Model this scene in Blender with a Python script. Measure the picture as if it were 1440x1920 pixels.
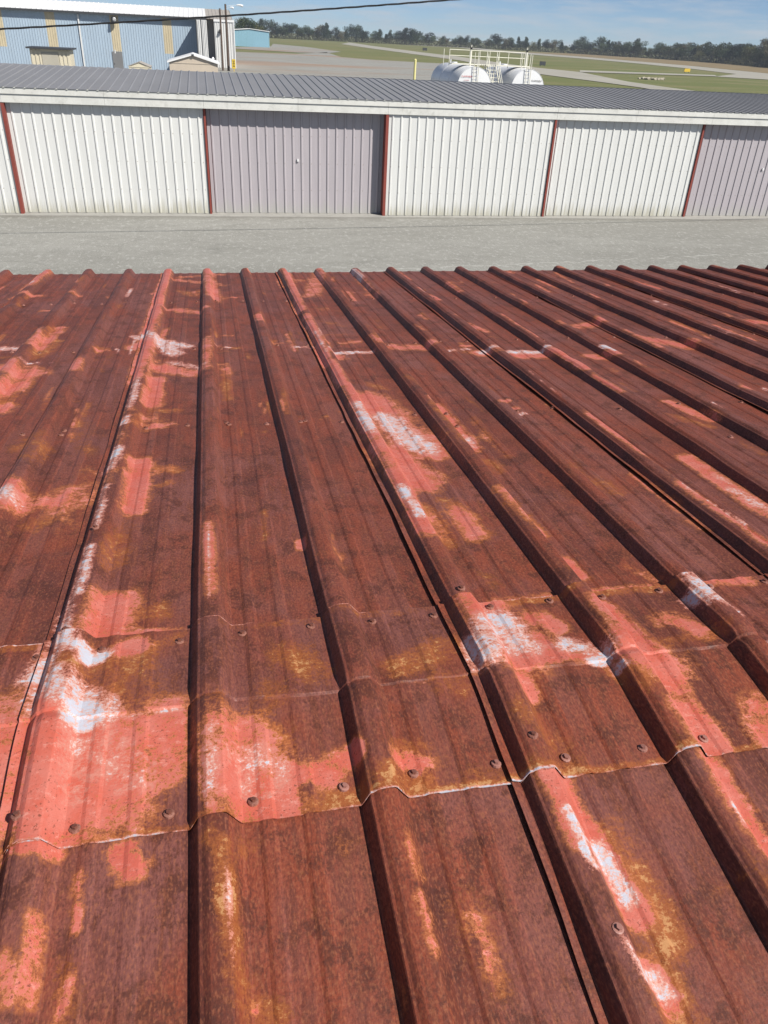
import bpy, bmesh, math, random
import numpy as np
from mathutils import Vector, Matrix
from mathutils.geometry import tessellate_polygon

for o in list(bpy.data.objects): bpy.data.objects.remove(o)
sc = bpy.context.scene
COL = sc.collection
rad = math.radians

# ---------------------------------------------------------------- camera
cam = bpy.data.cameras.new('camera')
cam.sensor_fit = 'VERTICAL'; cam.sensor_height = 36.0
cam.lens = 1452.87/1920*36.0
cam.clip_start = 0.05; cam.clip_end = 20000
camo = bpy.data.objects.new('camera', cam); COL.objects.link(camo)
def cam_axes(yaw, pitch, roll):
    f = Vector((math.sin(yaw)*math.cos(pitch), math.cos(yaw)*math.cos(pitch), -math.sin(pitch)))
    r = Vector((math.cos(yaw), -math.sin(yaw), 0)); u = r.cross(f)
    return r*math.cos(roll)+u*math.sin(roll), -r*math.sin(roll)+u*math.cos(roll), f
r_, u_, f_ = cam_axes(0.2269, 0.5495, 0.0510)
M = Matrix.Identity(4)
for i in range(3): M[i][0] = r_[i]; M[i][1] = u_[i]; M[i][2] = -f_[i]
M[2][3] = 5.5063
camo.matrix_world = M
sc.camera = camo

# ---------------------------------------------------------------- sun and sky
SUN_EL, SUN_AZ = 44.5, 46.0          # azimuth: to the right of the direction facing back from the far hangar
sun_dir = Vector((math.sin(rad(SUN_AZ))*math.cos(rad(SUN_EL)), -math.cos(rad(SUN_AZ))*math.cos(rad(SUN_EL)), math.sin(rad(SUN_EL))))
sl = bpy.data.lights.new('sun', 'SUN'); sl.energy = 5.0; sl.angle = rad(0.53); sl.color = (1.0, 0.955, 0.89)
so = bpy.data.objects.new('sun', sl); COL.objects.link(so)
so.rotation_euler = (-sun_dir).to_track_quat('-Z', 'Y').to_euler()
so.location = (30, -30, 60)

world = bpy.data.worlds.new('World'); sc.world = world; world.use_nodes = True
nt = world.node_tree; nt.nodes.clear()
wo = nt.nodes.new('ShaderNodeOutputWorld'); bg = nt.nodes.new('ShaderNodeBackground')
sky = nt.nodes.new('ShaderNodeTexSky'); sky.sky_type = 'NISHITA'; sky.sun_disc = False
sky.sun_elevation = rad(SUN_EL); sky.sun_rotation = math.atan2(sun_dir.x, sun_dir.y)
sky.air_density = 0.6; sky.dust_density = 0.05; sky.ozone_density = 4.0; sky.altitude = 2000
tc = nt.nodes.new('ShaderNodeTexCoord')
# thin fair-weather clouds over the whole sky: direction projected on a cloud layer
sep = nt.nodes.new('ShaderNodeSeparateXYZ'); nt.links.new(tc.outputs['Generated'], sep.inputs[0])
zc = nt.nodes.new('ShaderNodeMath'); zc.operation = 'MAXIMUM'; zc.inputs[1].default_value = 0.0; nt.links.new(sep.outputs[2], zc.inputs[0])
za = nt.nodes.new('ShaderNodeMath'); za.operation = 'ADD'; za.inputs[1].default_value = 0.11; nt.links.new(zc.outputs[0], za.inputs[0])
dx = nt.nodes.new('ShaderNodeMath'); dx.operation = 'DIVIDE'; nt.links.new(sep.outputs[0], dx.inputs[0]); nt.links.new(za.outputs[0], dx.inputs[1])
dy = nt.nodes.new('ShaderNodeMath'); dy.operation = 'DIVIDE'; nt.links.new(sep.outputs[1], dy.inputs[0]); nt.links.new(za.outputs[0], dy.inputs[1])
cmb = nt.nodes.new('ShaderNodeCombineXYZ'); nt.links.new(dx.outputs[0], cmb.inputs[0]); nt.links.new(dy.outputs[0], cmb.inputs[1])
cn = nt.nodes.new('ShaderNodeTexNoise'); cn.inputs['Scale'].default_value = 1.5; cn.inputs['Detail'].default_value = 7; cn.inputs['Roughness'].default_value = 0.6
nt.links.new(cmb.outputs[0], cn.inputs['Vector'])
cr = nt.nodes.new('ShaderNodeValToRGB'); cr.color_ramp.elements[0].position = 0.45; cr.color_ramp.elements[1].position = 0.68
cr.color_ramp.elements[1].color = (0.62, 0.62, 0.62, 1)
nt.links.new(cn.outputs['Fac'], cr.inputs['Fac'])
mx = nt.nodes.new('ShaderNodeMix'); mx.data_type = 'RGBA'; mx.inputs['B'].default_value = (6.6, 6.9, 7.4, 1)
nt.links.new(cr.outputs['Color'], mx.inputs['Factor']); nt.links.new(sky.outputs['Color'], mx.inputs['A'])
nt.links.new(mx.outputs['Result'], bg.inputs['Color'])
bg.inputs['Strength'].default_value = 0.072
nt.links.new(bg.outputs[0], wo.inputs['Surface'])

sc.view_settings.view_transform = 'Standard'; sc.view_settings.look = 'None'
sc.view_settings.exposure = 0.30; sc.view_settings.gamma = 1.0; sc.view_settings.use_curve_mapping = False
sc.render.engine = 'CYCLES'
sc.cycles.max_bounces = 4; sc.cycles.diffuse_bounces = 1; sc.cycles.glossy_bounces = 1
sc.render.resolution_x = 768; sc.render.resolution_y = 1024

# ---------------------------------------------------------------- helpers
def tag(o, label, cat, group=None):
    o['label'] = label; o['category'] = cat
    if group: o['group'] = group
    return o
def empty(name, loc=(0, 0, 0), rz=0.0):
    o = bpy.data.objects.new(name, None); COL.objects.link(o); o.location = loc; o.rotation_euler = (0, 0, rz); return o
def link(name, me, mat, parent=None, loc=None):
    o = bpy.data.objects.new(name, me); COL.objects.link(o)
    if mat and not me.materials: me.materials.append(mat)
    if parent: o.parent = parent
    if loc is not None: o.location = loc
    return o
class MB:
    def __init__(s): s.v = []; s.f = []
    def add(s, vs, fs):
        n = len(s.v); s.v += [tuple(v) for v in vs]; s.f += [tuple(i+n for i in f) for f in fs]; return s
    def box(s, x0, x1, y0, y1, z0, z1):
        return s.add([(x0,y0,z0),(x1,y0,z0),(x1,y1,z0),(x0,y1,z0),(x0,y0,z1),(x1,y0,z1),(x1,y1,z1),(x0,y1,z1)],
                     [(0,3,2,1),(4,5,6,7),(0,1,5,4),(1,2,6,5),(2,3,7,6),(3,0,4,7)])
    def tube(s, pts, r, n=8, r2=None, caps=True):
        pts = [Vector(p) for p in pts]; rings = []; m = len(pts)
        for i, p in enumerate(pts):
            d = (pts[min(i+1, m-1)]-pts[max(i-1, 0)]).normalized()
            a = d.cross(Vector((0, 0, 1)) if abs(d.z) < .95 else Vector((1, 0, 0))).normalized(); b = d.cross(a)
            rr = r if r2 is None else r+(r2-r)*i/(m-1)
            rings.append([p+a*rr*math.cos(2*math.pi*k/n)+b*rr*math.sin(2*math.pi*k/n) for k in range(n)])
        vs = [v for ri in rings for v in ri]
        fs = [(i*n+k, i*n+(k+1) % n, (i+1)*n+(k+1) % n, (i+1)*n+k) for i in range(m-1) for k in range(n)]
        if caps: fs += [tuple(range(n-1, -1, -1)), tuple((m-1)*n+k for k in range(n))]
        return s.add(vs, fs)
    def sweep(s, prof, p0, p1, close_ends=False):
        """prof: list of (dx,dy,dz) points; swept from offset p0 to p1"""
        n = len(prof)
        vs = [(a+p0[0], b+p0[1], c+p0[2]) for a, b, c in prof]+[(a+p1[0], b+p1[1], c+p1[2]) for a, b, c in prof]
        fs = [(i, i+1, n+i+1, n+i) for i in range(n-1)]
        return s.add(vs, fs)
    def mesh(s, name, smooth=False):
        me = bpy.data.meshes.new(name); me.from_pydata(s.v, [], s.f); me.update()
        if smooth: me.polygons.foreach_set('use_smooth', [True]*len(me.polygons))
        return me
    def build(s, name, mat, parent=None, smooth=False, loc=None):
        return link(name, s.mesh(name, smooth), mat, parent, loc)
def structure(o): o['kind'] = 'structure'; return o

# ---- node helpers
class NG:
    def __init__(s, name):
        s.m = bpy.data.materials.new(name); s.m.use_nodes = True; s.t = s.m.node_tree
        s.b = s.t.nodes['Principled BSDF']; s.tc = None
    def n(s, typ, **kw):
        nd = s.t.nodes.new(typ)
        for k, v in kw.items(): setattr(nd, k, v)
        return nd
    def l(s, a, b): s.t.links.new(a, b)
    def put(s, v, inp):
        if isinstance(v, bpy.types.NodeSocket): s.l(v, inp)
        elif v is not None:
            if isinstance(v, (tuple, list)) and len(v) == 3 and inp.type == 'RGBA': v = (*v, 1)
            inp.default_value = v
    def obj(s, which='Object'):
        if not s.tc: s.tc = s.n('ShaderNodeTexCoord')
        return s.tc.outputs[which]
    def pos(s):
        return s.n('ShaderNodeNewGeometry').outputs['Position']
    def mapp(s, vec, scale=(1, 1, 1), loc=(0, 0, 0)):
        m = s.n('ShaderNodeMapping'); s.l(vec, m.inputs[0]); m.inputs['Scale'].default_value = scale; m.inputs['Location'].default_value = loc
        return m.outputs[0]
    def noise(s, vec, scale, detail=5, rough=.6, dist=0.0, col=False):
        n = s.n('ShaderNodeTexNoise'); s.l(vec, n.inputs['Vector'])
        n.inputs['Scale'].default_value = scale; n.inputs['Detail'].default_value = detail
        n.inputs['Roughness'].default_value = rough; n.inputs['Distortion'].default_value = dist
        return n.outputs['Color' if col else 'Fac']
    def math(s, op, a, b=None, c=None, clamp=False):
        m = s.n('ShaderNodeMath', operation=op, use_clamp=clamp)
        s.put(a, m.inputs[0]); s.put(b, m.inputs[1])
        if c is not None: s.put(c, m.inputs[2])
        return m.outputs[0]
    def ss(s, v, lo, hi, a=0.0, b=1.0):
        m = s.n('ShaderNodeMapRange', interpolation_type='SMOOTHSTEP'); s.put(v, m.inputs[0])
        m.inputs[1].default_value = lo; m.inputs[2].default_value = hi; m.inputs[3].default_value = a; m.inputs[4].default_value = b
        return m.outputs[0]
    def mix(s, f, a, b, mode='MIX'):
        m = s.n('ShaderNodeMix', data_type='RGBA', blend_type=mode); s.put(f, m.inputs['Factor']); s.put(a, m.inputs['A']); s.put(b, m.inputs['B'])
        return m.outputs['Result']
    def bump(s, h, strength=.3, dist=.01):
        b = s.n('ShaderNodeBump'); s.put(h, b.inputs['Height']); b.inputs['Strength'].default_value = strength; b.inputs['Distance'].default_value = dist
        s.l(b.outputs[0], s.b.inputs['Normal'])
    def out(s, col, rough=.6, spec=.4, metal=0.0):
        s.put(col, s.b.inputs['Base Color']); s.put(rough, s.b.inputs['Roughness']); s.put(metal, s.b.inputs['Metallic'])
        s.b.inputs['Specular IOR Level'].default_value = spec
        return s.m
def painted(name, col, var=.12, rough=.5, scale=2.0, dirt=None, dirt_amt=0.0, stretch=(1, 1, .3), spec=.4, metal=0.0):
    g = NG(name); v = g.pos()
    a = g.noise(g.mapp(v, stretch), scale, 6, .65); b = g.noise(v, scale*14, 3, .6)
    c = g.mix(g.ss(a, .3, .7, 0, var*2), col, tuple(x*.62 for x in col))
    c = g.mix(g.ss(b, .35, .75, 0, var), c, tuple(min(1, x*1.2) for x in col))
    if dirt: c = g.mix(g.math('MULTIPLY', g.ss(g.noise(g.mapp(v, stretch, (3, 7, 1)), scale*1.7, 7, .7), .5, .75), dirt_amt), c, dirt)
    return g.out(c, rough, spec, metal)

# wear on the roof (channel, x1, y1, x2, y2, half width, amount), screw spots and paved areas, all in metres
PATCH=[("P",-1.299,6.723,-1.315,5.86,0.05,0.9),("W",-1.317,5.965,-1.315,6.05,0.03,0.9),("P",-1.327,5.568,-1.207,5.654,0.05,0.8),("W",-1.125,4.187,-1.046,4.178,0.06,0.9),("P",-1.045,3.82,-0.92,3.668,0.08,0.8),("P",-0.966,4.169,-0.957,4.341,0.04,0.8),("P",-0.897,4.655,-0.926,4.165,0.04,0.75),("O",-0.874,4.332,-0.91,4.002,0.06,0.9),("P",-0.898,3.803,-0.844,3.704,0.05,0.6),("P",-0.95,3.384,-0.917,3.539,0.06,0.8),("O",-0.917,3.232,-0.902,3.579,0.08,0.8),("P",-0.902,3.161,-0.889,3.215,0.05,0.8),("P",-0.38,6.624,-0.396,4.282,0.045,1.0),("P",-0.304,6.239,0.055,5.983,0.05,0.8),("O",-0.252,5.786,-0.174,5.576,0.05,0.8),("P",-0.308,5.131,-0.115,5.015,0.06,0.85),("W",-0.44,4.386,-0.194,4.142,0.06,0.95),("W",-0.339,4.276,-0.23,3.989,0.06,0.9),("P",-0.425,4.167,-0.331,4.275,0.07,0.9),("P",-0.382,4.281,-0.39,3.457,0.045,1.0),("P",-0.285,3.73,-0.119,3.616,0.07,0.85),("W",-0.238,3.823,-0.107,3.69,0.04,0.85),("O",-0.039,4.125,0.101,4.075,0.03,0.9),("W",-0.025,4.135,0.045,4.093,0.015,0.7),("W",-0.373,3.455,-0.38,3.058,0.022,0.9),("W",-0.38,2.927,-0.388,2.837,0.022,0.8),("W",-0.38,2.587,-0.391,2.41,0.03,0.95),("W",-0.387,2.247,-0.381,1.988,0.014,0.85),("W",-0.383,1.846,-0.382,1.617,0.02,0.9),("P",-0.377,3.024,-0.387,2.247,0.03,0.45),("P",-0.307,3.532,-0.301,3.152,0.045,0.8),("O",-0.297,3.081,-0.2,3.068,0.035,0.9),("P",-0.286,2.883,-0.211,2.904,0.03,0.7),("P",-0.3,2.51,-0.294,2.134,0.045,0.95),("O",-0.278,2.449,-0.194,2.437,0.05,0.9),("P",-0.25,2.422,-0.207,2.448,0.03,0.55),("O",-0.226,2.306,-0.196,2.323,0.03,0.8),("O",-0.295,2.116,-0.306,1.976,0.04,0.7),("P",-0.061,4.247,-0.079,3.706,0.03,0.8),("P",0.004,3.745,0.017,3.6,0.03,0.6),("O",0.019,3.694,0.012,3.184,0.035,0.8),("P",-0.052,6.661,-0.021,5.43,0.05,0.8),("P",-0.267,6.359,0.044,6.469,0.05,0.6),("P",0.238,4.763,0.248,4.614,0.03,0.7),("P",-0.687,3.826,-0.68,3.639,0.03,0.8),("O",-0.567,2.984,-0.501,2.63,0.06,0.5),("P",-0.549,2.212,-0.469,2.259,0.09,0.58),("O",-0.733,2.716,-0.663,2.68,0.06,0.7),("P",-0.701,2.315,-0.639,2.177,0.06,0.85),("W",-0.696,2.274,-0.644,2.189,0.04,0.65),("O",-0.577,2.07,-0.553,2.101,0.05,0.7),("O",-0.682,2.791,-0.666,2.554,0.06,0.6),("O",0.641,4.695,0.735,4.567,0.05,0.8),("P",0.858,6.56,0.664,5.514,0.07,0.6),("P",0.575,6.63,0.52,4.894,0.035,0.95),("P",0.536,4.735,0.508,3.637,0.032,0.9),("W",0.373,4.08,0.499,4.032,0.02,0.85),("W",0.574,3.91,0.787,3.92,0.03,0.95),("P",0.552,3.891,0.61,3.808,0.04,0.8),("O",0.598,4.331,0.708,4.333,0.03,0.9),("W",0.53,4.286,0.533,3.817,0.012,0.7),("P",0.529,3.634,0.533,3.234,0.03,0.85),("P",0.557,3.231,0.543,2.59,0.04,0.95),("W",0.545,2.955,0.543,2.613,0.028,0.9),("P",0.612,3.2,0.681,3.082,0.05,0.8),("O",0.664,3.343,0.721,3.251,0.04,0.8),("P",1.119,6.28,1.105,5.381,0.03,0.6),("W",1.128,6.492,1.126,6.031,0.03,0.7),("W",0.647,2.872,0.718,2.498,0.07,0.95),("P",0.631,3.104,0.723,2.481,0.1,0.85),("P",0.58,2.475,0.632,2.199,0.085,1.0),("P",0.556,2.233,0.548,1.807,0.04,0.95),("W",0.54,2.105,0.554,1.892,0.025,0.9),("O",0.581,1.999,0.59,1.784,0.06,0.9),("P",0.588,1.96,0.591,1.817,0.04,0.6),("P",0.694,1.981,0.695,1.81,0.04,0.75),("O",0.692,2.021,0.705,1.816,0.06,0.9),("O",0.617,2.073,0.692,2.021,0.05,0.7),("P",0.882,4.026,1.112,3.977,0.06,0.75),("O",0.838,3.321,0.897,3.148,0.03,0.7),("P",0.893,2.995,0.91,2.481,0.035,0.9),("W",0.908,2.626,0.92,2.491,0.02,0.7),("O",0.885,2.923,0.9,2.483,0.055,0.9),("O",0.908,2.349,0.922,2.263,0.05,0.8),("P",0.856,2.057,0.88,1.771,0.025,0.7),("O",0.856,2.057,0.88,1.771,0.05,0.9),("W",1.22,3.907,1.339,3.917,0.02,0.9),("W",1.391,3.842,1.735,3.815,0.04,0.95),("P",1.373,3.832,1.758,3.722,0.06,0.8),("P",1.758,3.722,1.765,3.371,0.03,0.85),("O",1.221,3.93,1.362,3.8,0.05,0.7),("P",1.501,6.67,1.516,6.13,0.03,0.9),("P",1.484,5.599,1.544,5.307,0.03,0.9),("W",1.482,5.556,1.49,5.431,0.02,0.8),("P",1.489,4.646,1.571,4.314,0.03,0.85),("P",1.791,4.618,1.795,4.026,0.03,0.85),("P",2.1,4.361,2.37,4.44,0.06,0.75),("P",2.123,5.262,2.095,4.98,0.03,0.9),("W",2.107,5.263,2.101,5.016,0.02,0.8),("W",2.065,3.778,2.1,3.683,0.035,1.0),("P",1.958,3.699,2.061,3.643,0.05,0.8),("P",2.424,4.09,2.623,3.837,0.065,0.9),("W",2.726,4.114,2.749,3.977,0.025,1.0),("P",2.403,3.987,2.4,3.741,0.05,0.8),("P",3.397,6.15,3.434,5.596,0.03,0.85),("P",2.433,4.897,2.452,4.688,0.03,0.8),("P",3.324,4.476,3.521,4.361,0.06,0.9),("W",2.974,4.006,3.014,3.897,0.025,0.9),("P",2.401,2.972,2.451,2.884,0.04,0.8),("P",1.481,2.706,1.487,2.291,0.03,0.9),("W",1.496,2.455,1.504,2.186,0.014,0.9),("P",1.479,2.486,1.5,2.163,0.025,0.8),("P",1.956,2.893,2.012,2.647,0.035,0.8),("O",1.869,2.721,1.953,2.575,0.04,0.8),("W",2.098,2.762,2.102,2.704,0.025,0.8),("P",1.667,2.264,1.668,1.803,0.045,0.9),("W",1.667,1.985,1.678,1.817,0.03,0.8),("W",1.679,2.112,1.693,2.039,0.02,0.7),("P",1.486,1.982,1.508,1.581,0.045,1.0),("W",1.487,1.995,1.477,1.92,0.02,0.9),("W",1.519,1.956,1.545,1.736,0.012,0.8),("O",1.232,2.155,1.263,2.038,0.06,0.7),("O",1.199,2.307,1.186,2.185,0.05,0.6),("P",2.486,6.774,2.508,6.42,0.03,0.7),("P",2.917,6.455,2.854,5.923,0.02,0.7),("O",0.952,4.696,0.974,4.471,0.05,0.6),("W",-0.405,1.621,-0.398,1.462,0.025,0.85),("W",-0.372,1.5,-0.429,1.331,0.045,0.8),("W",-0.388,1.415,-0.331,1.366,0.03,0.95),("P",-0.297,1.608,-0.305,1.436,0.06,0.95),("P",-0.273,1.462,-0.141,1.439,0.022,0.9),("P",-0.255,1.393,-0.227,1.402,0.035,0.9),("O",-0.269,1.551,-0.2,1.539,0.06,0.8),("O",-0.366,1.338,-0.245,1.336,0.09,0.9),("O",-0.214,1.38,-0.146,1.419,0.03,0.9),("W",-0.309,1.366,-0.294,1.383,0.02,0.9),("W",-0.382,1.27,-0.294,1.191,0.055,0.85),("W",-0.331,1.168,-0.305,1.159,0.025,1.0),("P",-0.403,1.127,-0.308,1.042,0.15,0.95),("P",-0.404,1.013,-0.335,0.96,0.1,0.9),("P",-0.265,1.094,-0.157,1.096,0.11,0.68),("P",-0.373,1.187,-0.307,1.124,0.1,0.95),("W",-0.3,1.111,-0.213,1.039,0.06,0.45),("W",-0.379,1.287,-0.42,1.227,0.04,0.7),("O",-0.285,1.203,-0.206,1.256,0.07,0.8),("O",-0.204,1.049,-0.137,1.087,0.09,0.8),("W",-0.31,1.065,-0.304,1.008,0.04,0.35),("P",-0.423,1.394,-0.42,1.227,0.025,0.9),("P",-0.42,1.227,-0.424,1.106,0.02,0.9),("P",-0.424,1.106,-0.427,0.98,0.022,0.9),("W",-0.421,1.386,-0.422,1.294,0.014,0.9),("W",-0.425,1.278,-0.419,1.195,0.014,0.95),("O",-0.418,1.329,-0.41,1.14,0.05,0.7),("O",-0.315,1.912,-0.324,1.793,0.05,0.8),("P",-0.07,1.939,-0.064,1.564,0.018,0.65),("W",-0.07,1.939,-0.066,1.54,0.008,0.6),("P",0.189,1.858,0.187,1.813,0.012,0.9),("O",0.106,1.314,0.152,1.245,0.07,0.75),("O",0.035,1.214,0.065,1.175,0.05,0.6),("P",-0.061,1.106,-0.07,0.913,0.035,0.8),("W",-0.066,1.088,-0.074,0.93,0.02,0.65),("W",0.001,1.036,0.043,1.009,0.05,0.55),("P",-0.025,0.987,0.03,0.932,0.07,1.0),("P",-0.026,1.082,0.031,1.013,0.07,0.7),("P",0.07,0.993,0.141,0.982,0.035,0.95),("P",0.151,0.993,0.19,1.007,0.028,0.9),("O",0.051,1.071,0.055,0.998,0.045,0.9),("O",0.11,0.917,0.181,0.916,0.04,0.95),("O",-0.033,1.148,0.07,1.106,0.06,0.6),("W",0.007,0.977,0.013,0.954,0.03,0.55),("P",0.59,1.418,0.6,1.219,0.07,1.0),("W",0.621,1.366,0.632,1.261,0.05,0.95),("W",0.571,1.318,0.529,1.212,0.05,0.9),("W",0.731,1.24,0.808,1.202,0.035,0.95),("P",0.702,1.364,0.734,1.321,0.035,0.9),("P",0.591,1.211,0.804,1.198,0.025,0.9),("P",0.587,1.158,0.592,1.106,0.025,0.95),("W",0.521,1.274,0.522,1.207,0.03,0.9),("P",0.669,1.28,0.71,1.221,0.04,0.8),("O",0.496,1.227,0.512,1.182,0.03,0.9),("P",0.884,1.369,0.898,1.188,0.04,0.95),("P",0.865,1.188,0.918,1.124,0.075,0.9),("W",0.772,1.18,0.799,1.175,0.02,1.0),("O",0.818,1.172,0.837,1.078,0.04,0.9),("W",0.81,1.142,0.819,1.133,0.014,0.9),("P",0.89,1.451,1.084,1.445,0.016,0.9),("P",0.607,1.447,0.786,1.447,0.014,0.85),("O",0.887,1.443,1.08,1.438,0.03,0.9),("P",1.028,1.297,1.066,1.252,0.045,0.9),("W",1.158,1.452,1.182,1.331,0.035,0.9),("W",1.121,1.353,1.191,1.3,0.035,0.9),("P",1.237,1.452,1.337,1.436,0.03,0.8),("P",0.906,0.997,0.919,0.922,0.05,0.95),("P",1.083,0.992,1.051,0.928,0.05,0.95),("P",0.287,0.986,0.319,0.973,0.026,1.0),("O",0.296,1.015,0.34,1.015,0.03,0.9),("O",0.347,1.243,0.454,1.275,0.06,0.85),("O",0.423,1.166,0.448,1.148,0.05,0.7),("O",0.557,1.048,0.599,0.989,0.05,0.7),("O",0.902,1.208,1.12,1.225,0.03,0.8),("P",0.568,0.896,0.565,0.777,0.035,0.95),("W",0.557,0.814,0.564,0.767,0.016,0.95),("P",0.584,0.815,0.618,0.644,0.03,0.95),("W",0.597,0.761,0.612,0.672,0.022,0.85),("O",0.639,0.785,0.642,0.597,0.05,1.0),("P",0.593,0.545,0.602,0.513,0.024,1.0),("W",0.595,0.537,0.602,0.52,0.02,0.9),("W",0.561,0.586,0.57,0.537,0.012,0.8),("O",0.602,0.539,0.606,0.479,0.045,1.0),("W",0.56,0.747,0.564,0.708,0.012,0.85),("P",0.893,0.888,0.887,0.746,0.03,0.9),("P",0.89,0.806,0.9,0.698,0.035,0.95),("W",0.876,0.791,0.872,0.749,0.012,0.8),("P",0.261,0.81,0.265,0.748,0.013,0.58),("P",0.256,0.709,0.262,0.625,0.013,0.58),("P",0.341,0.686,0.347,0.602,0.018,0.55),("O",0.338,0.691,0.349,0.594,0.05,0.6),("P",-0.288,0.852,-0.284,0.769,0.009,0.62),("P",-0.34,0.782,-0.338,0.668,0.014,0.52),("P",-0.376,0.722,-0.359,0.661,0.012,0.45),("P",-0.282,0.694,-0.294,0.646,0.01,0.55),("O",-0.288,0.706,-0.294,0.636,0.04,0.5),("P",-0.397,0.905,-0.336,0.901,0.022,1.0),("P",-0.224,0.885,-0.205,0.859,0.028,1.0),("O",-0.055,0.856,-0.045,0.643,0.022,0.85),("W",-0.05,0.818,-0.047,0.658,0.008,0.55),("P",-0.021,0.611,-0.014,0.602,0.008,0.9),("O",-0.022,0.617,0.006,0.583,0.04,0.8),("O",0.05,0.792,0.076,0.743,0.04,0.4),("O",0.429,0.633,0.451,0.597,0.04,0.4),("O",-0.071,0.868,-0.009,0.849,0.03,0.7),("O",0.151,0.863,0.149,0.731,0.03,0.3),("O",0.263,0.932,0.304,0.931,0.05,1.0),("P",1.064,1.567,1.094,1.476,0.02,0.6),("O",0.636,1.579,0.688,1.516,0.05,0.5),("O",0.878,1.539,0.915,1.519,0.03,0.6),("P",0.899,1.623,0.907,1.535,0.02,0.8)]
SCREW=[(0.004,1.41),(0.164,1.414),(-0.137,1.403),(-0.305,1.399),(-0.385,1.45),(-0.44,1.393),(0.31,1.407),(0.462,1.409),(0.548,1.472),(0.61,1.422),(0.768,1.423),(0.908,1.417),(1.07,1.421),(1.215,1.418),(1.378,1.418),(-0.395,0.955),(-0.304,0.937),(-0.146,0.941),(0.002,0.942),(0.169,0.946),(0.304,0.954),(0.468,0.951),(0.547,0.975),(0.609,0.943),(0.773,0.941),(0.91,0.943),(0.556,0.606),(-0.611,2.879),(0.012,2.861),(0.316,2.864),(1.212,2.866),(1.967,2.448),(1.493,2.502),(1.516,2.861),(0.912,2.718),(-0.38,1.955)]
POLY={'lot':[(12.19,329.03),(29.29,383.03),(36.94,468.2),(48.07,414.79),(52.27,337.58),(42.54,303.03),(31.02,290.07),(11.32,306.09)],'apron':[(9.65,262.1),(28.09,270.22),(43.42,314.73),(39.72,256.43),(46.56,242.97),(58.92,237.74),(72.85,234.51),(50.27,146.49)],'taxi':[(129.16,788.88),(114.23,617.43),(103.38,418.34),(102.76,352.21),(92.91,259.86),(91.99,236.38),(95.01,214.01),(83.26,163.77),(81.41,143.02),(81.37,130.87),(77.08,111.37),(70.25,118.4),(73.64,139.98),(73.77,157.43),(72.92,180.57),(74.58,216.23),(83.13,284.57),(84.88,343.19),(88.71,479.26),(95.9,619.83)],'link':[(101.48,228.75),(150.92,242.08),(143.68,228.96),(94.01,211.73)],'runway':[(209.57,927.04),(284.39,977.99),(243.42,684.23),(246.84,548.72),(237.27,456.59),(230.27,389.17),(208.55,299.25),(196.16,247.96),(181.75,200.54),(132.56,145.48),(149.07,187.76),(153.58,219.65),(142.09,227.75),(174.73,267.8),(189.15,319.21),(200.64,385.71),(207.6,461.12),(203.22,570.87),(236.17,811.87),(188.33,832.9)]}

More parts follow.
